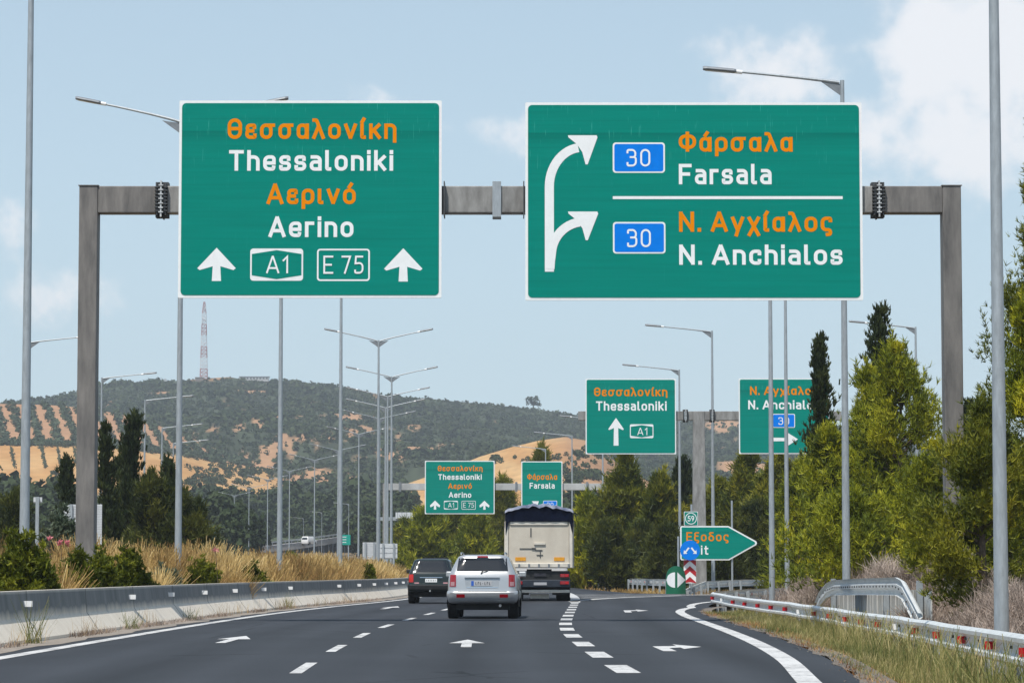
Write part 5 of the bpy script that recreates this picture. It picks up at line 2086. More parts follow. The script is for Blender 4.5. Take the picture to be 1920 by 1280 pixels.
class Car:
    def __init__(self, name, label, cat, rows, loc, rz, paint, group=None):
        self.rows = rows
        self.root = empty(name, loc, rz)
        tag(self.root, label, cat, group)
        self.z = [r[0] for r in rows]
        mb = MB()
        nq = 7
        rings = []
        for (z, w, yr, yf, r) in rows:
            rg_ = []
            for cx, cy, a0 in ((w - r, yr + r, -90), (w - r, yf - r, 0), (-(w - r), yf - r, 90), (-(w - r), yr + r, 180)):
                for k in range(nq):
                    a = math.radians(a0 + 90 * k / (nq - 1))
                    rg_.append((cx + r * math.cos(a), cy + r * math.sin(a), z))
            rings.append(rg_)
        m_ = 4 * nq
        vs = [p for r_ in rings for p in r_]
        fs = [(i * m_ + k, i * m_ + (k + 1) % m_, (i + 1) * m_ + (k + 1) % m_, (i + 1) * m_ + k) for i in range(len(rings) - 1) for k in range(m_)]
        fs += [tuple(range(m_ - 1, -1, -1)), tuple((len(rings) - 1) * m_ + k for k in range(m_))]
        mb.add(vs, fs)
        self.body = mb.build('body', paint, self.root, smooth=True)

    def row(self, z, k):
        return float(np.interp(z, self.z, [r[k] for r in self.rows]))

    def yrear(self, x, z):
        w, yr, r = self.row(z, 1), self.row(z, 2), self.row(z, 4)
        dx = abs(x) - (w - r)
        return yr + (r - math.sqrt(max(0, r * r - dx * dx)) if dx > 0 else 0)

    def rear(self, quad, name, m, off=.006, n=8, parent=None, round_=0):
        """patch on the tail: quad = lower-left, lower-right, upper-right, upper-left in (x,z)"""
        (a, b, c, d) = [np.array(q, float) for q in quad]
        vs, fs = [], []
        for j in range(n + 1):
            for i in range(n + 1):
                u_, v_ = i / n, j / n
                p = (a * (1 - u_) + b * u_) * (1 - v_) + (d * (1 - u_) + c * u_) * v_
                vs.append((p[0], self.yrear(p[0], p[1]) - off, p[1]))
        for j in range(n):
            for i in range(n):
                k = j * (n + 1) + i
                fs.append((k, k + 1, k + n + 2, k + n + 1))
        mb = MB()
        mb.add(vs, fs)
        # returns to the body so the piece has an edge
        edge = [i for i in range(n + 1)] + [j * (n + 1) + n for j in range(1, n + 1)] + [n * (n + 1) + i for i in range(n - 1, -1, -1)] + [j * (n + 1) for j in range(n - 1, 0, -1)]
        base = len(mb.v)
        mb.v += [(vs[i][0], vs[i][1] + off + .02, vs[i][2]) for i in edge]
        for q in range(len(edge)):
            q2 = (q + 1) % len(edge)
            mb.f.append((edge[q2], edge[q], base + q, base + q2))
        return mb.build(name, m, parent or self.root, smooth=True)

    def side(self, quad, name, m, sg, off=.005, n=5, parent=None):
        (a, b, c, d) = [np.array(q, float) for q in quad]
        vs, fs = [], []
        for j in range(n + 1):
            for i in range(n + 1):
                u_, v_ = i / n, j / n
                p = (a * (1 - u_) + b * u_) * (1 - v_) + (d * (1 - u_) + c * u_) * v_
                vs.append((sg * (self.row(p[1], 1) + off), p[0], p[1]))
        for j in range(n):
            for i in range(n):
                k = j * (n + 1) + i
                fs.append((k, k + 1, k + n + 2, k + n + 1))
        mb = MB()
        mb.add(vs, fs)
        return mb.build(name, m, parent or self.root, smooth=True)

    def wheels(self, x, ys_, R, wd):
        for y in ys_:
            for sg in (-1, 1):
                mb = MB()
                prof = [(wd / 2, R * .62), (wd / 2, R * .92), (wd / 2 - .03, R), (-wd / 2 + .03, R), (-wd / 2, R * .92), (-wd / 2, R * .62)]
                n, vs, fs = 28, [], []
                for k in range(n):
                    a = 2 * math.pi * k / n
                    for (o, r) in prof:
                        vs.append((sg * x + o, y + r * math.cos(a), R + r * math.sin(a)))
                m_ = len(prof)
                for k in range(n):
                    k2 = (k + 1) % n
                    for j in range(m_ - 1):
                        fs.append((k * m_ + j, k2 * m_ + j, k2 * m_ + j + 1, k * m_ + j + 1))
                mb.add(vs, fs)
                wh = mb.build('wheel', M['rubber'], self.root, smooth=True)
                mb = MB().tube([(sg * x - wd * .4, y, R), (sg * x + wd * .4, y, R)], R * .63, 20)
                mb.build('rim', M['rim'], wh)
                ar = MB()
                for q in (0,):
                    pts = [(sg * (self.row(.6, 1) + .004), y + (R + .07) * math.cos(a), max(.30, R + (R + .07) * math.sin(a))) for a in np.linspace(-.35, math.pi + .35, 18)]
                    ar.add(pts, [tuple(range(len(pts))) if sg < 0 else tuple(range(len(pts) - 1, -1, -1))])
                ar.build('wheel_arch', M['blackp'], self.root)

    def mirrors(self, y, z, w, m):
        for sg in (-1, 1):
            mb = MB()
            mb.box((sg * (w + .12), y, z), (.20, .11, .15))
            mb.box((sg * (w + .02), y + .02, z - .03), (.10, .06, .06))
            mb.build('mirror', m, self.root, bevel=.03)


sy = 75.5
c = W(904, 1158, sy)
ang = -math.atan(float((Xr(sy + 4) - Xr(sy - 1)) / 5.0))
SUVR = [(.38, .79, .28, 4.3, .2), (.42, .86, .12, 4.5, .22), (.50, .895, .035, 4.64, .22), (.60, .905, .01, 4.70, .22), (.66, .90, .0, 4.71, .22), (.69, .89, .02, 4.71, .22), (.705, .875, .085, 4.7, .2),
        (.85, .875, .10, 4.66, .2), (.98, .865, .112, 4.55, .2), (1.06, .855, .125, 4.3, .2), (1.11, .84, .14, 3.75, .2), (1.19, .805, .17, 3.45, .2),
        (1.35, .735, .27, 3.1, .2), (1.49, .665, .35, 2.75, .2), (1.56, .62, .37, 2.55, .2), (1.595, .55, .42, 2.4, .2), (1.615, .42, .6, 2.1, .2)]
suv = Car('suv', 'silver SUV seen from behind with dark rear window, in the middle lane', 'car', SUVR, (c.x, sy, .0), ang, M['silver'], 'cars driving away')
s = suv
s.rear([(-.65, 1.20), (.65, 1.20), (.605, 1.53), (-.605, 1.53)], 'rear_window', M['glass'], .008, 12)
for sg in (-1, 1):
    q = [(-.83, .81), (-.665, .81), (-.665, 1.11), (-.815, 1.11)]
    q = q if sg < 0 else [(-a, b) for a, b in (q[1], q[0], q[3], q[2])]
    tl = s.rear(q, 'tail_light', M['lamp_red'], .014, 6)
    q2 = [(-.80, .83), (-.70, .83), (-.70, .93), (-.80, .93)]
    q2 = q2 if sg < 0 else [(-a, b) for a, b in (q2[1], q2[0], q2[3], q2[2])]
    s.rear(q2, 'reversing_lamp', M['lamp_clear'], .018, 4, tl)
    q = [(-.65, .535), (-.44, .535), (-.44, .62), (-.65, .62)]
    q = q if sg < 0 else [(-a, b) for a, b in (q[1], q[0], q[3], q[2])]
    s.rear(q, 'bumper_reflector', M['lamp_red'], .008, 4)
s.rear([(-.145, 1.545), (.145, 1.545), (.125, 1.58), (-.125, 1.58)], 'high_brake_light', M['lamp_red'], .02, 6)
s.rear([(-.42, .80), (.41, .80), (.44, 1.05), (-.45, 1.05)], 'plate_recess', car_paint('silver_recess', (.42, .44, .46), .5, .4), .003, 6)
s.rear([(-.45, 1.035), (.44, 1.035), (.43, 1.07), (-.44, 1.07)], 'tailgate_handle', M['silver'], .045, 8)
pl = s.rear([(-.28, .83), (.24, .83), (.24, .955), (-.28, .955)], 'number_plate', M['plate'], .016, 4)
s.rear([(-.28, .832), (-.215, .832), (-.215, .953), (-.28, .953)], 'plate_band', M['plate_blue'], .019, 2, pl)
mb = MB()
for k in range(7):
    if k == 3:
        mb.box((-.165 + k * .057, s.yrear(0, .89) - .022, .89), (.018, .004, .012))
    else:
        mb.box((-.165 + k * .057, s.yrear(0, .89) - .022, .89), (.012, .004, .075))
        mb.box((-.152 + k * .057, s.yrear(0, .89) - .022, .89 + (.03 if k % 2 else -.03)), (.022, .004, .012))
mb.build('plate_marks', M['ink'], pl)
s.rear([(-.62, .676), (.62, .676), (.62, .69), (-.62, .69)], 'tailgate_gap', M['blackp'], .003, 10)
s.rear([(-.40, .788), (.40, .788), (.40, .803), (-.40, .803)], 'chrome_strip', M['chrome'], .012, 6)
mb = MB()
yw = s.yrear(0, 1.2)
mb.tube([(-.02, yw - .03, 1.17), (.02, yw - .035, 1.20), (.13, yw - .02, 1.215)], .013, 6).tube([(-.02, yw - .03, 1.17), (-.03, yw - .03, 1.14)], .022, 6)
mb.build('rear_wiper', M['blackp'], s.root)
for sg in (-1, 1):
    s.side([(.75, 1.13), (3.0, 1.13), (2.7, 1.48), (.85, 1.5)], 'side_window', M['glass'], sg)
    MB().tube([(sg * .56, .7, 1.63), (sg * .56, .78, 1.665), (sg * .56, 2.2, 1.665), (sg * .56, 2.3, 1.62)], .018, 6).build('roof_rail', M['chrome'], s.root)
MB().box((0, 2.3, .33), (1.36, 3.6, .22)).build('underbody', M['blackp'], s.root)
mb = MB().tube([(.45, .25, .34), (.45, .05, .33)], .035, 8)
mb.build('exhaust', M['galv_dark'], s.root)
s.wheels(.765, (.95, 3.73), .365, .27)
s.mirrors(3.0, 1.12, .83, M['silver'])
vs = [(-.60, 3.16, 1.30), (.60, 3.16, 1.30)]

dy = 111.0
c = W(808, 1130, dy)
ang = -math.atan(float((Xr(dy + 4) - Xr(dy - 1)) / 5.0))
DKR = [(.40, .78, .3, 4.2, .16), (.44, .84, .10, 4.4, .18), (.52, .875, .02, 4.48, .18), (.66, .885, .0, 4.5, .18), (.73, .88, .02, 4.5, .18), (.75, .86, .09, 4.5, .16),
       (.95, .855, .10, 4.45, .16), (1.06, .845, .12, 4.2, .16), (1.10, .83, .13, 3.5, .16), (1.17, .805, .16, 3.3, .16), (1.35, .74, .27, 3.0, .16), (1.54, .67, .37, 2.65, .16),
       (1.61, .63, .42, 2.5, .16), (1.645, .54, .5, 2.3, .16), (1.66, .42, .65, 2.1, .16)]
d = Car('suv', 'dark green SUV half hidden on the left of the silver SUV', 'car', DKR, (c.x, dy, 0), ang, M['darkpaint'], 'cars driving away')
d.rear([(-.72, 1.16), (.70, 1.16), (.615, 1.58), (-.615, 1.58)], 'rear_window', M['glass'], .008, 12)
for sg in (-1, 1):
    q = [(-.83, .79), (-.66, .79), (-.66, 1.08), (-.82, 1.08)]
    q = q if sg < 0 else [(-a, b) for a, b in (q[1], q[0], q[3], q[2])]
    d.rear(q, 'tail_light', mat('bright_tail_red', (.5, .02, .015), rough=.2), .014, 6)
    q = [(-.62, .74), (-.45, .74), (-.45, .79), (-.62, .79)]
    q = q if sg < 0 else [(-a, b) for a, b in (q[1], q[0], q[3], q[2])]
    d.rear(q, 'fog_lamp', M['lamp_clear'], .01, 3)
    d.side([(.7, 1.12), (2.9, 1.12), (2.6, 1.52), (.8, 1.54)], 'side_window', M['glass'], sg)
pl = d.rear([(-.22, .79), (.22, .79), (.22, .92), (-.22, .92)], 'number_plate', M['reflector_white'], .016, 4)
mb = MB()
for k in range(6):
    mb.box((-.16 + k * .062, d.yrear(0, .85) - .02, .855), (.016, .004, .06))
mb.build('plate_marks', M['ink'], pl)
d.rear([(-.42, .955), (.42, .955), (.42, .975), (-.42, .975)], 'trim_strip', M['chrome'], .012, 6)
d.rear([(-.85, .50), (.85, .50), (.86, .70), (-.86, .70)], 'bumper', M['blackp'], .03, 12)
MB().box((0, 2.2, .35), (1.3, 3.4, .22)).build('underbody', M['blackp'], d.root)
MB().tube([(-.03, -.10, .47), (-.03, .1, .47)], .035, 8).build('tow_ball', M['chrome'], d.root)
MB().box((.1, 1.5, 1.68), (1.0, .05, .04)).build('roof_bar', M['blackp'], d.root)
d.wheels(.755, (.9, 3.55), .36, .25)
d.mirrors(2.85, 1.19, .86, M['blackp'])

# truck with tipper trailer
ty = 120.0
c = W(1011, 1126, ty)
S4 = F / ty
ang = -math.atan(float((Xr(ty + 8) - Xr(ty - 1)) / 9.0)) * .5
tr = empty('tipper_truck', (c.x, ty, 0), ang)
tag(tr, 'large beige tipper truck with a navy tarpaulin cover, seen from behind', 'truck')
zz = lambda py: (1126 - py) / S4
xx = lambda px: (px - 1011) / S4
M['beige'] = mat('dusty_beige_paint', (.62, .57, .48), rough=.6, scale=1.6, col2=(.52, .47, .39), detail=8)
M['beige2'] = mat('beige_rim_paint', (.68, .64, .56), rough=.55, scale=3, var=.15, detail=8)
M['tarp'] = mat('navy_tarpaulin', (.004, .007, .020), rough=.9, spec=.05, var=.4, scale=3, bump=.2)
M['tarp_top'] = mat('faded_blue_tarpaulin', (.30, .33, .42), rough=.5, scale=2.2, col2=(.06, .08, .16), bump=.5, bscale=4)
M['ochre'] = mat('ochre_plate', (.72, .32, .02), rough=.5, var=.15, scale=9)
zt_, zb_ = zz(977), zz(1064)
LT = 8.2
# tub with side ribs
MB().box((0, LT / 2 + .06, (zt_ + zb_) / 2), (xx(1073) - xx(949), LT, zt_ - zb_)).build('tub', M['beige'], tr, bevel=.03)
tgw = xx(1067) - xx(954)
tg = MB().box((xx(1010.5), .0, (zt_ + zb_) / 2 - .02), (tgw, .08, zt_ - zb_ - .06)).build('tailgate', M['beige'], tr, bevel=.02)
for px, w in ((950.5, .13), (1070.5, .13)):
    MB().box((xx(px), -.02, (zt_ + zb_) / 2), (w, .14, zt_ - zb_)).build('corner_post', M['beige2'], tr, bevel=.02)
MB().box((xx(1010.5), -.06, zt_ - .09), (tgw - .12, .06, .14)).build('top_rim', M['beige2'], tg, bevel=.02)
MB().box((xx(1010.5), -.08, zb_ + .10), (tgw + .06, .12, .17)).build('bottom_ledge', M['beige2'], tg, bevel=.02)
mb = MB()
for k in range(7):
    mb.box((xx(955 + k * 18.5), -.15, zb_ + .08), (.07, .05, .16))
mb.build('hinge_lugs', M['galv_dark'], tg)
mb = MB()
mb.box((xx(986), -.055, zz(1028)), (.50, .03, .025)).box((xx(1001), -.06, zz(1028)), (.16, .05, .06)).box((xx(1010), -.055, zz(1031)), (.30, .03, .03), 0).box((xx(1013), -.055, zz(1038)), (.03, .03, .30)).box((xx(1012), -.055, zz(1040)), (.26, .03, .025))
mb.build('latch_gear', M['flange'], tg)
MB().box((xx(995.5), -.05, zz(998)), (.045, .02, .36)).build('rust_streak', M['flange'], tg)
MB().box((xx(1012), -.07, zz(1019)), (.45, .06, .07)).build('step_bar', M['beige2'], tg)
for px, w in ((976, .42), (1048.5, .42)):
    MB().box((xx(px), -.056, zz(1047.5)), (w, .02, .145)).build('marker_plate', M['ochre'], tg)
mb = MB()
for sx in (-1, 1):
    for k in range(7):
        mb.box((sx * (xx(1073) - .0 + .04), .6 + 1.2 * k, (zt_ + zb_) / 2), (.07, .12, zt_ - zb_))
mb.build('side_rib', M['beige2'], tr)
# tarpaulin: bowed cover with ragged hanging tail
n = 21
vs, fs = [], []
rg = random.Random(8)
for j in range(12):
    y = -.16 + (LT + .3) * j / 11
    for i in range(n):
        q = -1 + 2 * i / (n - 1)
        edge = 1.37
        z = zz(957) + (zz(945.5) - zz(957)) * (1 - abs(q) ** 2.2) + .06 * math.sin(i * 1.7 + j) * (1 - abs(q)) + .025 * rg.uniform(-1, 1)
        vs.append((q * edge, y + (.05 * math.sin(i * 2.1) if j == 0 else 0), z))
for j in range(11):
    for i in range(n - 1):
        k = j * n + i
        fs.append((k, k + 1, k + n + 1, k + n))
mb = MB()
mb.add(vs, fs)
# roll over the tail: a thick folded lip
for i in range(n - 1):
    pass
lip = len(mb.v)
for i in range(n):
    x, y, z = vs[i]
    mb.v.append((x * 1.005, y - .05, z - .10 - .015 * math.sin(i * 1.3) ** 2))
for i in range(n - 1):
    mb.f.append((lip + i, lip + i + 1, i + 1, i))
mb.build('tarpaulin', M['tarp_top'], tr, smooth=True)
vs, fs = [], []
nz_ = 6
for i in range(n):
    q = -1 + 2 * i / (n - 1)
    ztop = vs_top = zz(957) + (zz(945.5) - zz(957)) * (1 - abs(q) ** 2.2) - .08
    zbot = zz(977.5) + (-.55 if abs(q) > .97 else .006 * math.sin(i * 2.3))
    for k in range(nz_):
        f_ = k / (nz_ - 1)
        vs.append((q * 1.345, -.13 + .012 * math.sin(i * 1.9 + f_ * 2), ztop + (zbot - ztop) * f_))
for i in range(n - 1):
    for k in range(nz_ - 1):
        a = i * nz_ + k
        fs.append((a, a + 1, a + nz_ + 1, a + nz_))
mb = MB()
mb.add(vs, fs)
mb.build('tarpaulin_tail', M['tarp'], tr, smooth=True)
mb = MB()
for sg in (-1, 1):
    vs = []
    for j in range(12):
        y = -.1 + LT * j / 11
        vs += [(sg * 1.37, y, zz(957)), (sg * 1.385, y, zt_ - .15 - .12 * (j % 2))]
    mb.add(vs, [(2 * j, 2 * j + 2, 2 * j + 3, 2 * j + 1) for j in range(11)])
mb.build('tarpaulin_side', M['tarp_top'], tr)
# chassis, lights, bars
MB().box((0, LT / 2 + .8, zb_ - .2), (1.0, LT + 1.2, .3)).build('chassis', M['blackp'], tr)
M['navy'] = mat('dusty_navy_paint', (.020, .028, .042), rough=.5, var=.4, scale=3)
MB().box((xx(1012), .0, zz(1093)), (2.45, .14, .30)).build('light_bar', M['navy'], tr, bevel=.02)
MB().box((xx(1012), .06, zz(1078)), (2.4, .10, .36)).build('rear_valance', M['blackp'], tr)
MB().box((xx(1013), -.02, zz(1077)), (.50, .03, .12)).build('number_plate', M['ink'], tr)
MB().box((xx(1013), -.085, zz(1093.5)), (.52, .02, .11)).build('number_plate', M['plate'], tr)
for px in (971.5, 1058.5):
    for py in (1078.5, 1092):
        t_l = MB().box((xx(px), -.10, zz(py)), (.36, .06, .135)).build('tail_light', M['lamp_red'], tr, bevel=.02)
        MB().box((xx(px) + (.09 if px > 1000 else -.09), -.132, zz(py)), (.12, .012, .08)).build('bright_lens', M['reflector_red'], t_l)
MB().box((xx(1018), .10, zz(1107.5)), (2.15, .12, .12)).build('underrun_bar', M['beige2'], tr, bevel=.02)
for px in (977, 1050):
    MB().box((xx(px), .9, .62), (.62, .03, .75)).build('mudflap', M['blackp'], tr)
MB().box((xx(1012), .5, zz(1117)), (.75, .05, .18)).build('mudflap', M['beige2'], tr)
for y in (1.35, 2.7, 4.05, 9.4, 12.2):
    for sg in (-1, 1):
        wh = MB().tube([(sg * .72, y, .51), (sg * 1.24, y, .51)], .51, 28).build('wheel', M['rubber'], tr, smooth=True)
        MB().tube([(sg * 1.235, y, .51), (sg * 1.25, y, .51)], .28, 20).build('rim', M['rim'], wh)
    MB().tube([(-1.0, y, .51), (1.0, y, .51)], .09, 8).build('axle', M['blackp'], tr)
MB().box((0, 10.9, .85), (1.0, 5.6, .3)).build('tractor_frame', M['blackp'], tr)
cab = MB().box((0, 12.4, 2.2), (2.45, 2.2, 2.6)).build('cab', mat('white_cab_paint', (.7, .7, .7), rough=.4, var=.1, scale=1), tr, bevel=.12)
MB().box((0, 13.51, 2.65), (2.1, .02, .95)).build('windscreen', M['glass'], cab)
for sg in (-1, 1):
    MB().box((sg * 1.23, 12.7, 2.65), (.02, .9, .75)).build('side_window', M['glass'], cab)
    MB().box((sg * 1.42, 13.4, 2.5), (.16, .1, .5)).build('mirror', M['blackp'], cab)
    MB().box((sg * 1.1, 9.4, 1.12), (.5, 1.1, .04)).build('mudguard', M['blackp'], tr)

# far white van on the climbing stretch
p = W(572, 1017, 690)
v = Car('van', 'tiny white vehicle on the far climbing stretch of road', 'van',
        [(.3, .85, .05, 4.6, .2), (.5, .92, 0, 4.7, .2), (1.0, .92, .03, 4.6, .2), (1.2, .9, .06, 4.0, .2), (1.7, .82, .15, 3.4, .2), (1.95, .7, .3, 3.1, .2)],
        (p.x, p.y - 2, p.z - .5), -.4, mat('white_car_paint', (.8, .8, .8), rough=.3))
v.rear([(-.7, 1.2), (.7, 1.2), (.62, 1.7), (-.62, 1.7)], 'rear_window', M['glass'], .01, 5)
v.wheels(.8, (.9, 3.7), .33, .2)

# ---------------------------------------------------------------- vegetation
def unit(v):
    return v / np.maximum(1e-9, np.linalg.norm(v, axis=-1, keepdims=True))


def blades(P, D, L, w0, rng, w1=.25):
    """leaf blades: quads from P along D"""
    n = len(P)
    S = unit(np.cross(D, unit(rng.normal(0, 1, (n, 3)))))
    w0 = np.broadcast_to(w0, (n,))[:, None]
    L = np.broadcast_to(L, (n,))[:, None]
    T = P + D * L
    V = np.stack([P - S * w0 / 2, P + S * w0 / 2, T + S * w0 / 2 * w1, T - S * w0 / 2 * w1], 1)
    return V.reshape(-1, 3)


def blade_obj(name, V, tint, m, parent=None):
    Fc = np.arange(len(V)).reshape(-1, 4)
    return np_mesh(name, V, Fc, np.clip(tint, 0, 1), m, parent)


def conifer(label, px, d, top_py, hw_px, kind, seed, group=None, dens_=1.0, lean=0.0, base_dz=0.0, bare=.06, fat=1.0, cat='tree', leaf=None):
    rng = np.random.default_rng(seed)
    top = W(px, top_py, d)
    gz = float(ground_z(top.x, d)) + base_dz - .1
    H = top.z - gz
    R = hw_px * d / F
    root = empty('pine_tree' if kind.startswith('pine') else 'cypress_tree', (top.x - lean * H, d, gz))
    tag(root, label, cat, group)
    px_m = F / d                                             # photo pixels per metre sets how fine the leaves are
    lsz = leaf or max(.16, min(.75, 13.0 / px_m))
    if kind.startswith('pine'):
        nb = int(24 + 7.5 * R * dens_ + H * 2.2)
        tp = int(68 * min(dens_, 1.8))
    else:
        nb = int(70 + H * 9)
        tp = int(12 * dens_)
    h = rng.random(nb) ** .85 * (1 - bare) + bare
    if kind == 'cypress':
        prof = np.interp(h, [0, .12, .35, .6, .8, .92, 1], [.5, .9, 1.0, .74, .46, .30, .10])
        rise = rng.uniform(.9, 1.8, nb)
    elif kind == 'pine_cone':
        prof = np.interp(h, [0, .15, .4, .75, .93, 1], [.85, 1.0, .85, .45, .2, .05])
        rise = rng.uniform(.1, .6, nb) + h * .6
    else:
        prof = np.interp(h, [0, .15, .38, .62, .82, .94, 1], [.9, 1.05, 1.0, .82, .55, .30, .10])
        rise = rng.uniform(-.05, .55, nb) + h * .8
    az_ = rng.random(nb) * 6.283
    lump = 1 + .22 * np.sin(az_ * 2 + h * 9 + seed) + .16 * np.sin(az_ * 3 - h * 17 + seed * 2)
    ln = R * prof * (rng.uniform(.62, 1.12, nb) if kind.startswith('pine') else rng.uniform(.35, 1.45, nb)) * (lump if kind.startswith('pine') else 1 + 1.5 * (lump - 1)) * fat
    dirs = unit(np.stack([np.cos(az_), np.sin(az_), rise], -1))
    ax = lambda hh: np.stack([lean * H * hh ** 1.6 + .03 * H * np.sin(hh * 5 + seed) * hh, 0 * hh, hh * H], -1)
    drop = np.clip(rise, 0, 1.5) * ln / np.sqrt(1 + rise ** 2) * .8
    base = ax(np.maximum(.02, h - drop / H))
    # foliage tufts along the branches
    s_ = np.clip(rng.beta(3.4, 1.3, (nb, tp)) if kind.startswith('pine') else rng.beta(2.6, 1.1, (nb, tp)), .12, 1)
    C = base[:, None] + dirs[:, None] * (ln[:, None] * s_)[..., None] + rng.normal(0, 1, (nb, tp, 3)) * (ln[:, None, None] * .10 + lsz * .35)
    C[..., 2] += (s_ ** 2) * ln[:, None] * .08
    bt = rng.normal(.0, .16, nb)
    # light and dark clumps: whole branches differ, and old inner needles are browner
    tint_b = np.clip(.50 + 1.25 * bt[:, None] + 0 * s_, 0, 1)
    C = C.reshape(-1, 3)
    D0 = np.repeat(dirs, tp, 0)
    tb = tint_b.ravel()
    if kind.startswith('pine'):                              # upright feathery shoots break the outline
        ns_ = int(34 * dens_ + 10 * R)
        j = rng.integers(0, nb, ns_)
        st_ = base[j] + dirs[j] * (ln[j] * rng.uniform(.7, 1.05, ns_))[:, None]
        hs = rng.uniform(.05, .12, ns_) * H
        tt_ = np.linspace(0, 1, 7)
        off = rng.normal(0, .22, (ns_, 2))
        sh = st_[:, None] + np.stack([off[:, :1] * hs[:, None] * tt_, off[:, 1:] * hs[:, None] * tt_, hs[:, None] * tt_], -1)
        C = np.concatenate([C, sh.reshape(-1, 3)])
        D0 = np.concatenate([D0, np.tile(np.array([[0, 0, 1.0]]), (ns_ * 7, 1))])
        tb = np.concatenate([tb, np.clip(.60 + np.repeat(bt[j], 7), 0, 1)])
    k = 7
    if kind.startswith('pine'):
        D = unit(D0[:, None] * .5 + rng.normal(0, .5, (len(C), k, 3)) + np.array([0, 0, .5]))
        V = blades(np.repeat(C, k, 0), D.reshape(-1, 3), lsz * rng.uniform(.55, 1.15, len(C) * k), lsz * .15, rng)
    else:
        D = unit(D0[:, None] * .5 + rng.normal(0, .35, (len(C), k, 3)) + np.array([0, 0, .9]))
        V = blades(np.repeat(C, k, 0), D.reshape(-1, 3), lsz * rng.uniform(.5, 1.0, len(C) * k), lsz * .26, rng)
    t_ = np.repeat(tb, k) + rng.normal(0, .11, len(C) * k)
    mname = {'pine': 'pine', 'pine_cone': 'pine', 'pine_mid': 'pine_mid', 'pine_dark': 'pine_dark', 'cypress': 'cypress'}[kind]
    blade_obj('crown', V, t_, M[mname], root)
    mb = MB()
    tr_ = [tuple(ax(np.array(q))) for q in np.linspace(0, .94, 8)]
    rad = [max(.02, (H * .014 + .04) * (1 - q * .93)) for q in np.linspace(0, .94, 8)]
    mb.tube([(p[0], p[1], p[2]) for p in tr_], rad, 8)
    for i in rng.choice(nb, min(nb, 45), replace=False):
        e = base[i] + dirs[i] * ln[i] * .8
        mb.tube([tuple(base[i]), tuple((base[i] + e) / 2 + np.array([0, 0, -.02 * ln[i]])), tuple(e)], [H * .004 + .012, H * .0025 + .008, .006], 5, cap=False)
    mb.build('trunk', M['bark'], root)
    return root


GP, GM, GC = 'pines along the right edge of the motorway', 'trees in the wooded gore', 'dark trees beyond the left carriageway'
conifer('tall yellow green bushy pine behind the guardrail, largest on the right', 1680, 106, 655, 140, 'pine', 11, GP, 1.6)
conifer('lower yellow green pine left of the largest one, in front of the leaning cypress', 1556, 106, 815, 92, 'pine', 12, GP, 1.4)
conifer('low pine bush filling the gap left of the lamp pole above the slatted parapet', 1600, 92, 925, 110, 'pine', 13, GP, 1.3)
conifer('yellow green pine shoulder filling the left flank of the largest pine', 1622, 108, 700, 80, 'pine', 23, GP, 1.3)
conifer('dark spired cypress rising behind the largest yellow green pine', 1650, 118, 585, 60, 'cypress', 14, GP, 1.0, lean=-.04)
conifer('slim dark cypress leaning left in front of the half hidden green sign', 1524, 124, 638, 46, 'cypress', 15, GP, 1.1, lean=-.075)
conifer('wide dark green pine in front of the right gantry post', 1842, 60, 765, 135, 'pine_mid', 16, GP, 1.5, base_dz=.2)
conifer('pine crossing the right frame edge, behind the nearest lamp pole', 1948, 68, 315, 150, 'pine_mid', 17, GP, 3.2)
conifer('bright pine crossing the right frame edge, in front of the darker one', 1938, 63, 570, 110, 'pine', 18, GP, 2.4)
conifer('small pointed conifer between the right gantry post and the right lamp pole', 1824, 130, 757, 38, 'cypress', 19, GP, .9)
conifer('young pine low behind the gantry post beside the dry brush', 1750, 82, 835, 80, 'pine', 20, GP, 1.2)
for i, (px, d, t, hw, k, lb) in enumerate([
        (1168, 205, 852, 46, 'pine_mid', 'tall rounded pine under the left edge of the T-gantry sign'),
        (1232, 196, 905, 42, 'pine_mid', 'shorter pine right of the tall rounded one under the T-gantry sign'),
        (1275, 215, 868, 30, 'cypress', 'pointed dark tree just left of the T-gantry post'),
        (1105, 215, 938, 40, 'pine', 'pine just right of the truck'),
        (1142, 190, 985, 40, 'pine_dark', 'low dark bushy pine right of the truck below the taller ones'),
        (1352, 205, 905, 42, 'pine_mid', 'pine just right of the T-gantry post behind the exit sign'),
        (1402, 200, 862, 44, 'pine_mid', 'tall pine below the left edge of the half hidden sign'),
        (1452, 190, 868, 46, 'pine_mid', 'tall pine directly below the half hidden sign, behind two lamp poles'),
        (1420, 186, 955, 64, 'pine_dark', 'low dark pine thicket right of the exit sign tip'),
        (1492, 152, 975, 44, 'pine_mid', 'low dark pine thicket behind the thin lamp pole'),
        (1340, 180, 1010, 50, 'pine_dark', 'low dark shrubby pine behind the exit sign'),
        (1250, 185, 990, 45, 'pine_dark', 'low dark shrubby pine left of the exit sign'),
        (1205, 195, 1000, 46, 'pine_dark', 'low dark shrubby pine at the guardrail left of the gore marker'),
        (1500, 142, 880, 44, 'pine', 'narrow bright pine left of the leaning cypress foot')]):
    conifer(lb, px, d, t + (i * 37 % 17) - 8, hw * 1.3, k, 40 + i, GM, 1.2)
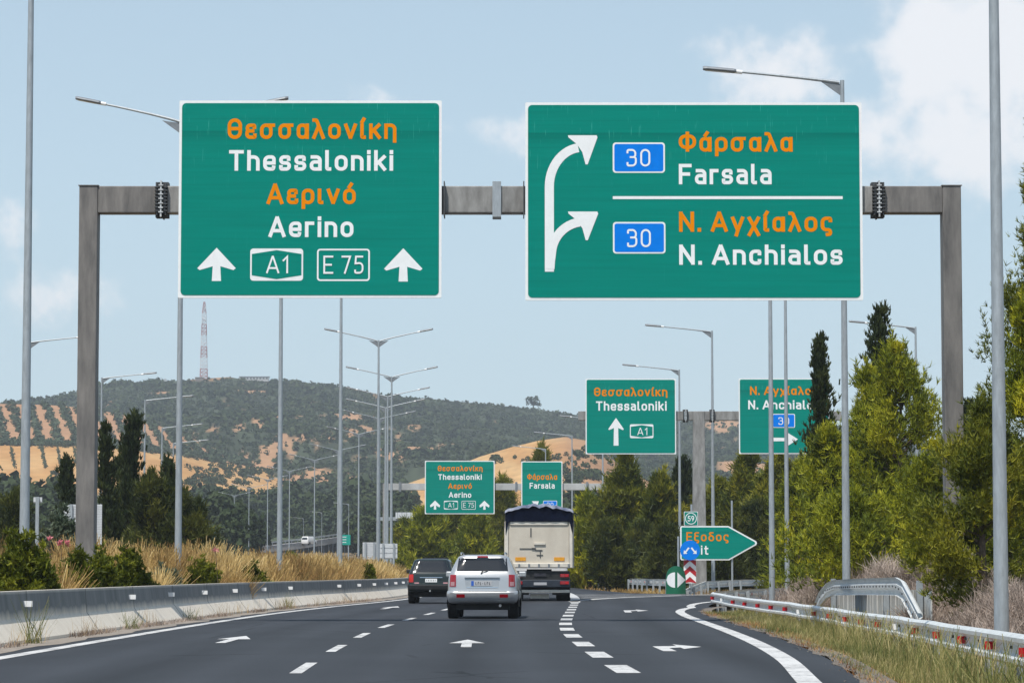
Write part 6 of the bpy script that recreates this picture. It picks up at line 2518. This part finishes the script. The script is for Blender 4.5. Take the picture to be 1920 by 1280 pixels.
for i, (px, d, t, hw, k, lb) in enumerate([
        (800, 275, 962, 48, 'pine', 'bright pine above the dark SUV roof'),
        (850, 290, 945, 34, 'pine_mid', 'duller pine between two bright ones, behind the small Thessaloniki sign'),
        (893, 270, 968, 36, 'pine', 'bright pine above the silver SUV roof'),
        (765, 310, 985, 30, 'pine_mid', 'low pine at the left end of the row behind the cars'),
        (938, 300, 912, 44, 'pine_mid', 'tall dark pine just left of the truck'),
        (1008, 330, 850, 26, 'pine_mid', 'dark pine rising behind the small Farsala sign'),
        (1090, 320, 925, 30, 'cypress', 'dark cypress behind the right end of the farthest gantry')]):
    conifer(lb, px, d, t, hw, k, 80 + i, 'trees between the far carriageways', 1.1)
for i, (px, d, t, hw, k, lb) in enumerate([
        (205, 140, 800, 22, 'cypress', 'slim dark cypress right beside the left gantry post'),
        (252, 150, 782, 36, 'cypress', 'tallest dark cypress of the left cluster'),
        (232, 165, 850, 42, 'pine_dark', 'dark pine filling the foot of the left cypress cluster'),
        (310, 155, 862, 24, 'cypress', 'short spiky cypress at the right of the left cluster'),
        (285, 145, 905, 70, 'pine_dark', 'broad bushy pine below the left cypresses'),
        (345, 150, 925, 74, 'pine_dark', 'broad dark pine behind the pole at the left sign edge'),
        (130, 165, 868, 20, 'cypress', 'small dark cypress left of the gantry post'),
        (30, 150, 935, 60, 'pine_dark', 'dark bushy pine at the left frame edge behind the leftmost lamp'),
        (-25, 140, 905, 50, 'cypress', 'dark cypress cut by the left frame edge')]):
    conifer(lb, px, d, t, hw, k, 120 + i, GC, 1.1)


SHRUBS = []


def shrub(label, px, d, top_py, hw_px, m, seed, group, base_dz=0, n=2600, leaf=.13, name='oleander_shrub', hfac=1.0):
    rng = np.random.default_rng(seed)
    for _ in range(40):                                      # stand it clear of the barrier
        if W(px, top_py, d).x + .35 * hw_px * d / F < float(Xe(d)) - 1.95:
            break
        d += 1.0
    top = W(px, top_py, d)
    gz = float(ground_z(top.x, d)) + base_dz - .05
    H, R = max(.5, top.z - gz), hw_px * d / F
    SHRUBS.append((top.x, d, R))
    root = empty(name, (top.x, d, gz))
    tag(root, label, 'shrub', group)
    ns = 46
    a = rng.random(ns) * 6.283
    rr = np.sqrt(rng.random(ns)) * R
    hh = H * (1 - .55 * (rr / R) ** 2) * rng.uniform(.72, 1.06, ns)
    tips = np.stack([np.cos(a) * rr, np.sin(a) * rr * .9, hh], -1)
    foot = tips * np.array([.25, .25, 0])
    i = rng.integers(0, ns, n)
    q = np.clip(rng.beta(2.4, 1.2, n), .05, 1)
    C = foot[i] + (tips - foot)[i] * q[:, None] + rng.normal(0, 1, (n, 3)) * np.array([.14, .14, .07]) * (R * .45 + .2)
    C[:, 2] = np.abs(C[:, 2]) + .03
    k = 6
    D = unit(unit((tips - foot)[i])[:, None] * .5 + rng.normal(0, .62, (n, k, 3)) + np.array([0, 0, .2]))
    V = blades(np.repeat(C, k, 0), D.reshape(-1, 3), leaf * rng.uniform(.6, 1.2, n * k), leaf * .36, rng, .3)
    tb = np.clip(.48 + .25 * rng.normal(0, .8, ns)[i], 0, 1)
    blade_obj('foliage', V, np.repeat(tb, k) + rng.normal(0, .13, n * k), m, root)
    mb = MB()
    for j in range(ns):
        mb.tube([tuple(foot[j]), tuple((foot[j] + tips[j]) / 2), tuple(tips[j] * .96)], [.018, .012, .005], 5, cap=False)
    mb.build('stem', M['bark'], root)
    return root, d


GO = 'oleander shrubs in the median'
flow = []
for i, (px, d, t, hw, m, lb) in enumerate([
        (40, 52, 1000, 66, 'oleander', 'big dark rounded shrub cut by the left frame edge above the barrier'),
        (-60, 50, 1000, 60, 'oleander', 'shrub beyond the left frame edge, only its side in view'),
        (165, 57, 1022, 62, 'oleander', 'broad green shrub spilling over the barrier below the left gantry post'),
        (238, 60, 1030, 50, 'oleander', 'green shrub right of the one that spills over the barrier'),
        (380, 74, 1040, 38, 'oleander', 'lower bright green shrub around the foot of the lamp pole at the left sign edge'),
        (305, 68, 1046, 36, 'greyshrub', 'greyish low shrub in the dry grass between two green shrubs'),
        (118, 98, 945, 46, 'greyshrub', 'grey green feathery shrub behind the broad green one, left of the gantry post'),
        (475, 92, 1058, 26, 'oleander', 'small dark shrub alone in the straw coloured grass'),
        (692, 112, 1058, 14, 'oleander', 'tiny shrub near the far end of the dry grass'),
        (545, 150, 1028, 24, 'oleander', 'small green shrub behind the dry grass, right of its middle')]):
    r_, dd_ = shrub(lb, px, d, t, hw, M[m], 200 + i, GO, n=3400 if hw > 40 else 1500, leaf=.12 if d < 80 else .17)
# pink oleander blossoms
for i, (px, py, d, lb) in enumerate([(92, 1008, 69, 'pink blossom cluster highest on the left, near the leftmost lamp'), (113, 1016, 70, 'pink blossom cluster right of the highest one'),
                                     (127, 1017, 70, 'pale pink blossom cluster just left of the gantry post'), (237, 1030, 72, 'single pink blossom cluster right of the gantry post'),
                                     (404, 1031, 84, 'pink blossom cluster right of the lamp pole at the left sign edge')]):
    rng = np.random.default_rng(300 + i)
    o = W(px, py, d)
    rt_ = empty('oleander_flower', o)
    tag(rt_, lb, 'flower', 'pink oleander blossoms')
    C = rng.normal(0, .03, (26, 3))
    D = unit(rng.normal(0, 1, (26, 3)) + np.array([0, -.5, .4]))
    blade_obj('petals', blades(C, D, .045, .04, rng, .8), rng.random(26), M['petal'], rt_)
    MB().tube([(0, 0, -.02), (.03, .1, -.45), (.05, .2, -.9)], .008, 5).build('stem', M['bark'], rt_)


def grass(name, label, pts, hmin, hmax, w, m, seed, lean=.35, heads=False):
    """pts (n,3) roots: two-segment bending blades"""
    rng = np.random.default_rng(seed)
    n = len(pts)
    h = rng.uniform(hmin, hmax, n) if np.isscalar(hmin) else hmin + rng.random(n) * (hmax - hmin)
    a = rng.random(n) * 6.283
    l1 = rng.uniform(.03, lean, n)
    d1 = unit(np.stack([np.cos(a) * l1, np.sin(a) * l1, np.ones(n)], -1))
    d2 = unit(np.stack([np.cos(a) * l1 * 3, np.sin(a) * l1 * 3, np.ones(n)], -1))
    S = np.stack([np.cos(rng.normal(0, .9, n)), np.sin(rng.normal(0, .9, n)), np.zeros(n)], -1)
    ww = (np.broadcast_to(w, (n,)) * rng.uniform(.6, 1.4, n))[:, None]
    m1 = pts + d1 * (h * .6)[:, None]
    tp = m1 + d2 * (h * .45)[:, None]
    V1 = np.stack([pts - S * ww / 2, pts + S * ww / 2, m1 + S * ww * .4, m1 - S * ww * .4], 1)
    V2 = np.stack([m1 - S * ww * .4, m1 + S * ww * .4, tp + S * ww * (.45 if heads else .08), tp - S * ww * (.45 if heads else .08)], 1)
    V = np.concatenate([V1, V2], 0).reshape(-1, 3)
    nn_ = fbm2(pts[:, 0] * 2.0, pts[:, 1] * .6, seed, 4, 1.0)
    t = np.clip(.45 + .22 * nn_ + rng.normal(0, .15, n), 0, 1)
    o = blade_obj(name, V, np.concatenate([t - .05, t + .08]), m)
    tag(o, label, 'grass', kind='stuff')
    return o


def clear_of_shrubs(P):
    k = np.ones(len(P), bool)
    for (x, y, r) in SHRUBS:
        k &= ~((np.abs(P[:, 0] - x) < r * .9) & (P[:, 1] < y + r * .6) & (P[:, 1] > y - 9))
    return P[k]


def scatter(n, y0, y1, xlo, xhi, rng, p=1.0, clump=0.0, seed=1):
    y = y0 + (y1 - y0) * rng.random(n) ** p
    q = rng.random(n)
    x = xlo(y) + (xhi(y) - xlo(y)) * q
    if clump:
        k = fbm2(x * 1.6, y * .7, seed, 4, 1.0) + rng.normal(0, .35, n) > clump
        x, y = x[k], y[k]
    return np.stack([x, y, ground_z(x, y) - .03], -1)


rng = np.random.default_rng(21)
P = scatter(80000, 58, 170, lambda y: Xe(y) - 6.2, lambda y: Xe(y) - 1.85, rng, 1.1, -.75, 5)
P = P[(P[:, 1] > 72) | (fbm2(P[:, 0] * 1.3, P[:, 1] * .5, 44, 3, 1.0) > .55)]
P = clear_of_shrubs(P)
hh = .50 + .18 * smooth((P[:, 1] - 60) / 30) + .28 * fbm2(P[:, 0], P[:, 1], 8, 3, .6)
grass('dry_grass', 'tall straw coloured dry grass filling the median behind the barrier', P, np.clip(hh, .3, 2), np.clip(hh, .3, 2) + .55, .009 + P[:, 1] * 8e-5, M['straw'], 31, heads=True)
P = scatter(16000, 30, 72, lambda y: Xe(y) - 3.6, lambda y: Xe(y) - 1.75, rng, 1, .35, 6)
P = clear_of_shrubs(P)
grass('dry_grass', 'tufts of golden dry grass between the shrubs at the left', P, .4, 1.15, .013, M['straw'], 32, heads=True)
# dry ground cover in the distance left and centre
tuft = []
for px_, n_ in ((112, 260), (128, 200), (295, 420), (318, 260), (430, 500), (455, 300), (10, 160)):
    for _ in range(n_):
        y = 60.0
        q_ = px_ + rng.normal(0, 7)
        for _i in range(60):
            if (q_ - 960) / F * y < float(Xe(y)) - 1.95 - rng.random() * .25:
                break
            y += .5
        tuft.append(((q_ - 960) / F * y, y))
tuft = np.array(tuft)
P = np.stack([tuft[:, 0], tuft[:, 1], ground_z(tuft[:, 0], tuft[:, 1]) - .03], -1)
grass('dry_grass', 'golden grass tufts standing up between the green shrubs along the barrier', P, .5, 1.35, .014, M['straw'], 47, lean=.4, heads=True)
P = scatter(9000, 150, 330, lambda y: Xe(y) - 9, lambda y: Xe(y) - 1.5, rng, 1, -.6, 7)
grass('dry_grass', 'far dry grass along the median beyond the cars', P, .7, 1.5, .05, M['straw'], 33)
P = scatter(5000, 62, 150, lambda y: Xe(y) - 5.5, lambda y: Xe(y) - 1.9, rng, 1.1, .75, 17)
P = clear_of_shrubs(P)
grass('green_weeds', 'patches of green weeds among the straw coloured median grass', P, .5, 1.15, .022, M['oleander'], 46, lean=.5)
# weeds at the barrier foot
P = scatter(1700, 30, 122, lambda y: Xe(y) - 1.0, lambda y: Xe(y) - .80, rng, .8, .35, 9)
P[:, 2] = 0
grass('roadside_weeds', 'thin dry weeds growing along the foot of the concrete barrier', P, .10, .45, .006, M['straw'], 34, lean=.5)
P = scatter(5200, 30, 125, lambda y: Xe(y) - 1.0, lambda y: Xe(y) - .72, rng, 1, -.1, 10)
P[:, 2] = 0
grass('roadside_weeds', 'low brown weeds in the dust below the concrete barrier', P, .03, .15, .012, M['brush'], 35, lean=.8)
for i, (px, d, h_, lb) in enumerate([(276, 62.5, .42, 'green weed clump at the barrier joint, fullest one'), (42, 50.0, .85, 'tall thin weed at the barrier near the left frame edge'),
                                     (380, 73, .34, 'small dry weed clump at the barrier, right of the green one'), (572, 96, .5, 'yellow green weed at the far part of the barrier')]):
    rg2 = np.random.default_rng(500 + i)
    x = float(Xe(d)) - .9
    rt_ = empty('weed', (x, d, 0))
    tag(rt_, lb, 'weed', 'weeds at the barrier foot')
    n = 46
    C = rg2.normal(0, .09, (n, 3)) * np.array([1, 1.6, 0])
    D = unit(rg2.normal(0, .38, (n, 3)) * np.array([1, 1, .2]) + np.array([0, 0, 1]))
    blade_obj('leaves', blades(C, D, h_ * rg2.uniform(.4, 1.1, n), .012, rg2, .4), rg2.random(n) * .6 + .1, M['verge'], rt_)
# verge grass on the right
P = scatter(46000, 24, 108, lambda y: RE(np.minimum(y, 110)) + .68, lambda y: RAILX(np.minimum(y, 108)) + .9, rng, 1.2, -.8, 12)
fr_ = smooth((P[:, 0] - RE(np.minimum(P[:, 1], 110)) - .7) / 1.2)
grass('verge_grass', 'yellow green grass between the road edge and the right guardrail', P, .10 + .10 * fr_, .18 + .28 * fr_, .007 + P[:, 1] * 6e-5, M['verge'], 36, lean=.45)
P = scatter(9000, 24, 100, lambda y: RE(y) + .60, lambda y: RE(y) + 1.2, rng, 1.1, -.3, 13)
grass('verge_grass', 'low orange brown dead grass along the right road edge', P, .05, .18, .012, M['rust'], 37, lean=.7)
P = scatter(1200, 24, 64, lambda y: RAILX(y) - 1.3, lambda y: RAILX(y) - .2, rng, 1.2)
grass('verge_grass', 'tall pale grass stalks rising in front of the right guardrail', P, .5, .85, .008, M['verge'], 38, lean=.3, heads=True)
# gore island grass and far right verge
rr_ = np.random.default_rng(77)
yy = rr_.uniform(166, 250, 9000)
xx_ = Xr(yy) + 3.3 + rr_.random(9000) * np.minimum(10 + (yy - 160) * .25, 30)
P = np.stack([xx_, yy, ground_z(xx_, yy) - .03], -1)
grass('gore_grass', 'dry grass on the island behind the green gore marker', P, .08, .28, .05, M['straw'], 39)
# dry brush on the right bank
def brush(name, label, spec, seed, hgt):
    rg2 = np.random.default_rng(seed)
    PP = []
    for (px0, px1, d0, d1, n) in spec:
        y = rg2.uniform(d0, d1, n)
        px = rg2.uniform(px0, px1, n)
        x = (px - 960) / F * y
        k = x > np.where(y < 104, RAILX(np.clip(y, 5, 108)), np.interp(y, RR_Y, RR_X) + 1.1) + .75
        x, y = x[k], y[k]
        PP.append(np.stack([x, y, ground_z(x, y) - .05], -1))
    P = np.concatenate(PP)
    n = len(P)
    k = 6
    D = unit(rg2.normal(0, .65, (n, k, 3)) + np.array([0, 0, .75]))
    h = hgt * (.7 + .4 * fbm2(P[:, 0], P[:, 1], seed, 3, 1.4))
    h = np.clip(h, .12, 2)
    C = np.repeat(P, k, 0)
    C[:, 2] += rg2.random(n * k) * np.repeat(h, k) * .75
    V = blades(C, D.reshape(-1, 3), np.repeat(h, k) * rg2.uniform(.25, .6, n * k), .014, rg2, .5)
    nn_ = np.repeat(fbm2(P[:, 0] * 2, P[:, 1], seed, 4, 1.0), k)
    o = blade_obj(name, V, .5 + .22 * nn_ + rg2.normal(0, .17, n * k), M['brush'])
    tag(o, label, 'brush', kind='stuff')


brush('dry_brush', 'grey brown dry brush covering the bank behind the right guardrail', [(1690, 1960, 56, 78, 13000), (1380, 1760, 82, 104, 9000), (1800, 2000, 44, 58, 4000), (1960, 3000, 45, 140, 9000)], 41, .62)

# a little gravel at the right edge
rg3 = np.random.default_rng(91)
y = rg3.uniform(26, 70, 500)
x = RE(y) + rg3.normal(.72, .12, 500)
clm = clumps('gravel', np.stack([x, y, 0 * x + .01], -1), rg3.uniform(.006, .018, 500), np.full(500, .7), rg3.random(500), leaf_mat('gravel_stone', [(.12, .11, .10), (.34, .32, .30)], 0, .9), fine=False, rng=rg3)
tag(clm, 'small pale gravel scattered along the right road edge', 'gravel', kind='stuff')

# ---------------------------------------------------------------- haze: one box of thin air round everything
mb = MB().box((0, 1350, 97), (7600, 3200, 236))
hz = bpy.data.materials.new('haze_air')
hz.use_nodes = True
hn, hl = hz.node_tree.nodes, hz.node_tree.links
hn.clear()
ho = hn.new('ShaderNodeOutputMaterial')
pv = hn.new('ShaderNodeVolumePrincipled')
pv.inputs['Color'].default_value = (.80, .88, .97, 1)
pv.inputs['Density'].default_value = HAZE
pv.inputs['Anisotropy'].default_value = 0.0
hl.new(pv.outputs[0], ho.inputs['Volume'])
if HAZE > 0:
    hb_ = mb.build('haze', hz)
    tag(hb_, kind='stuff')
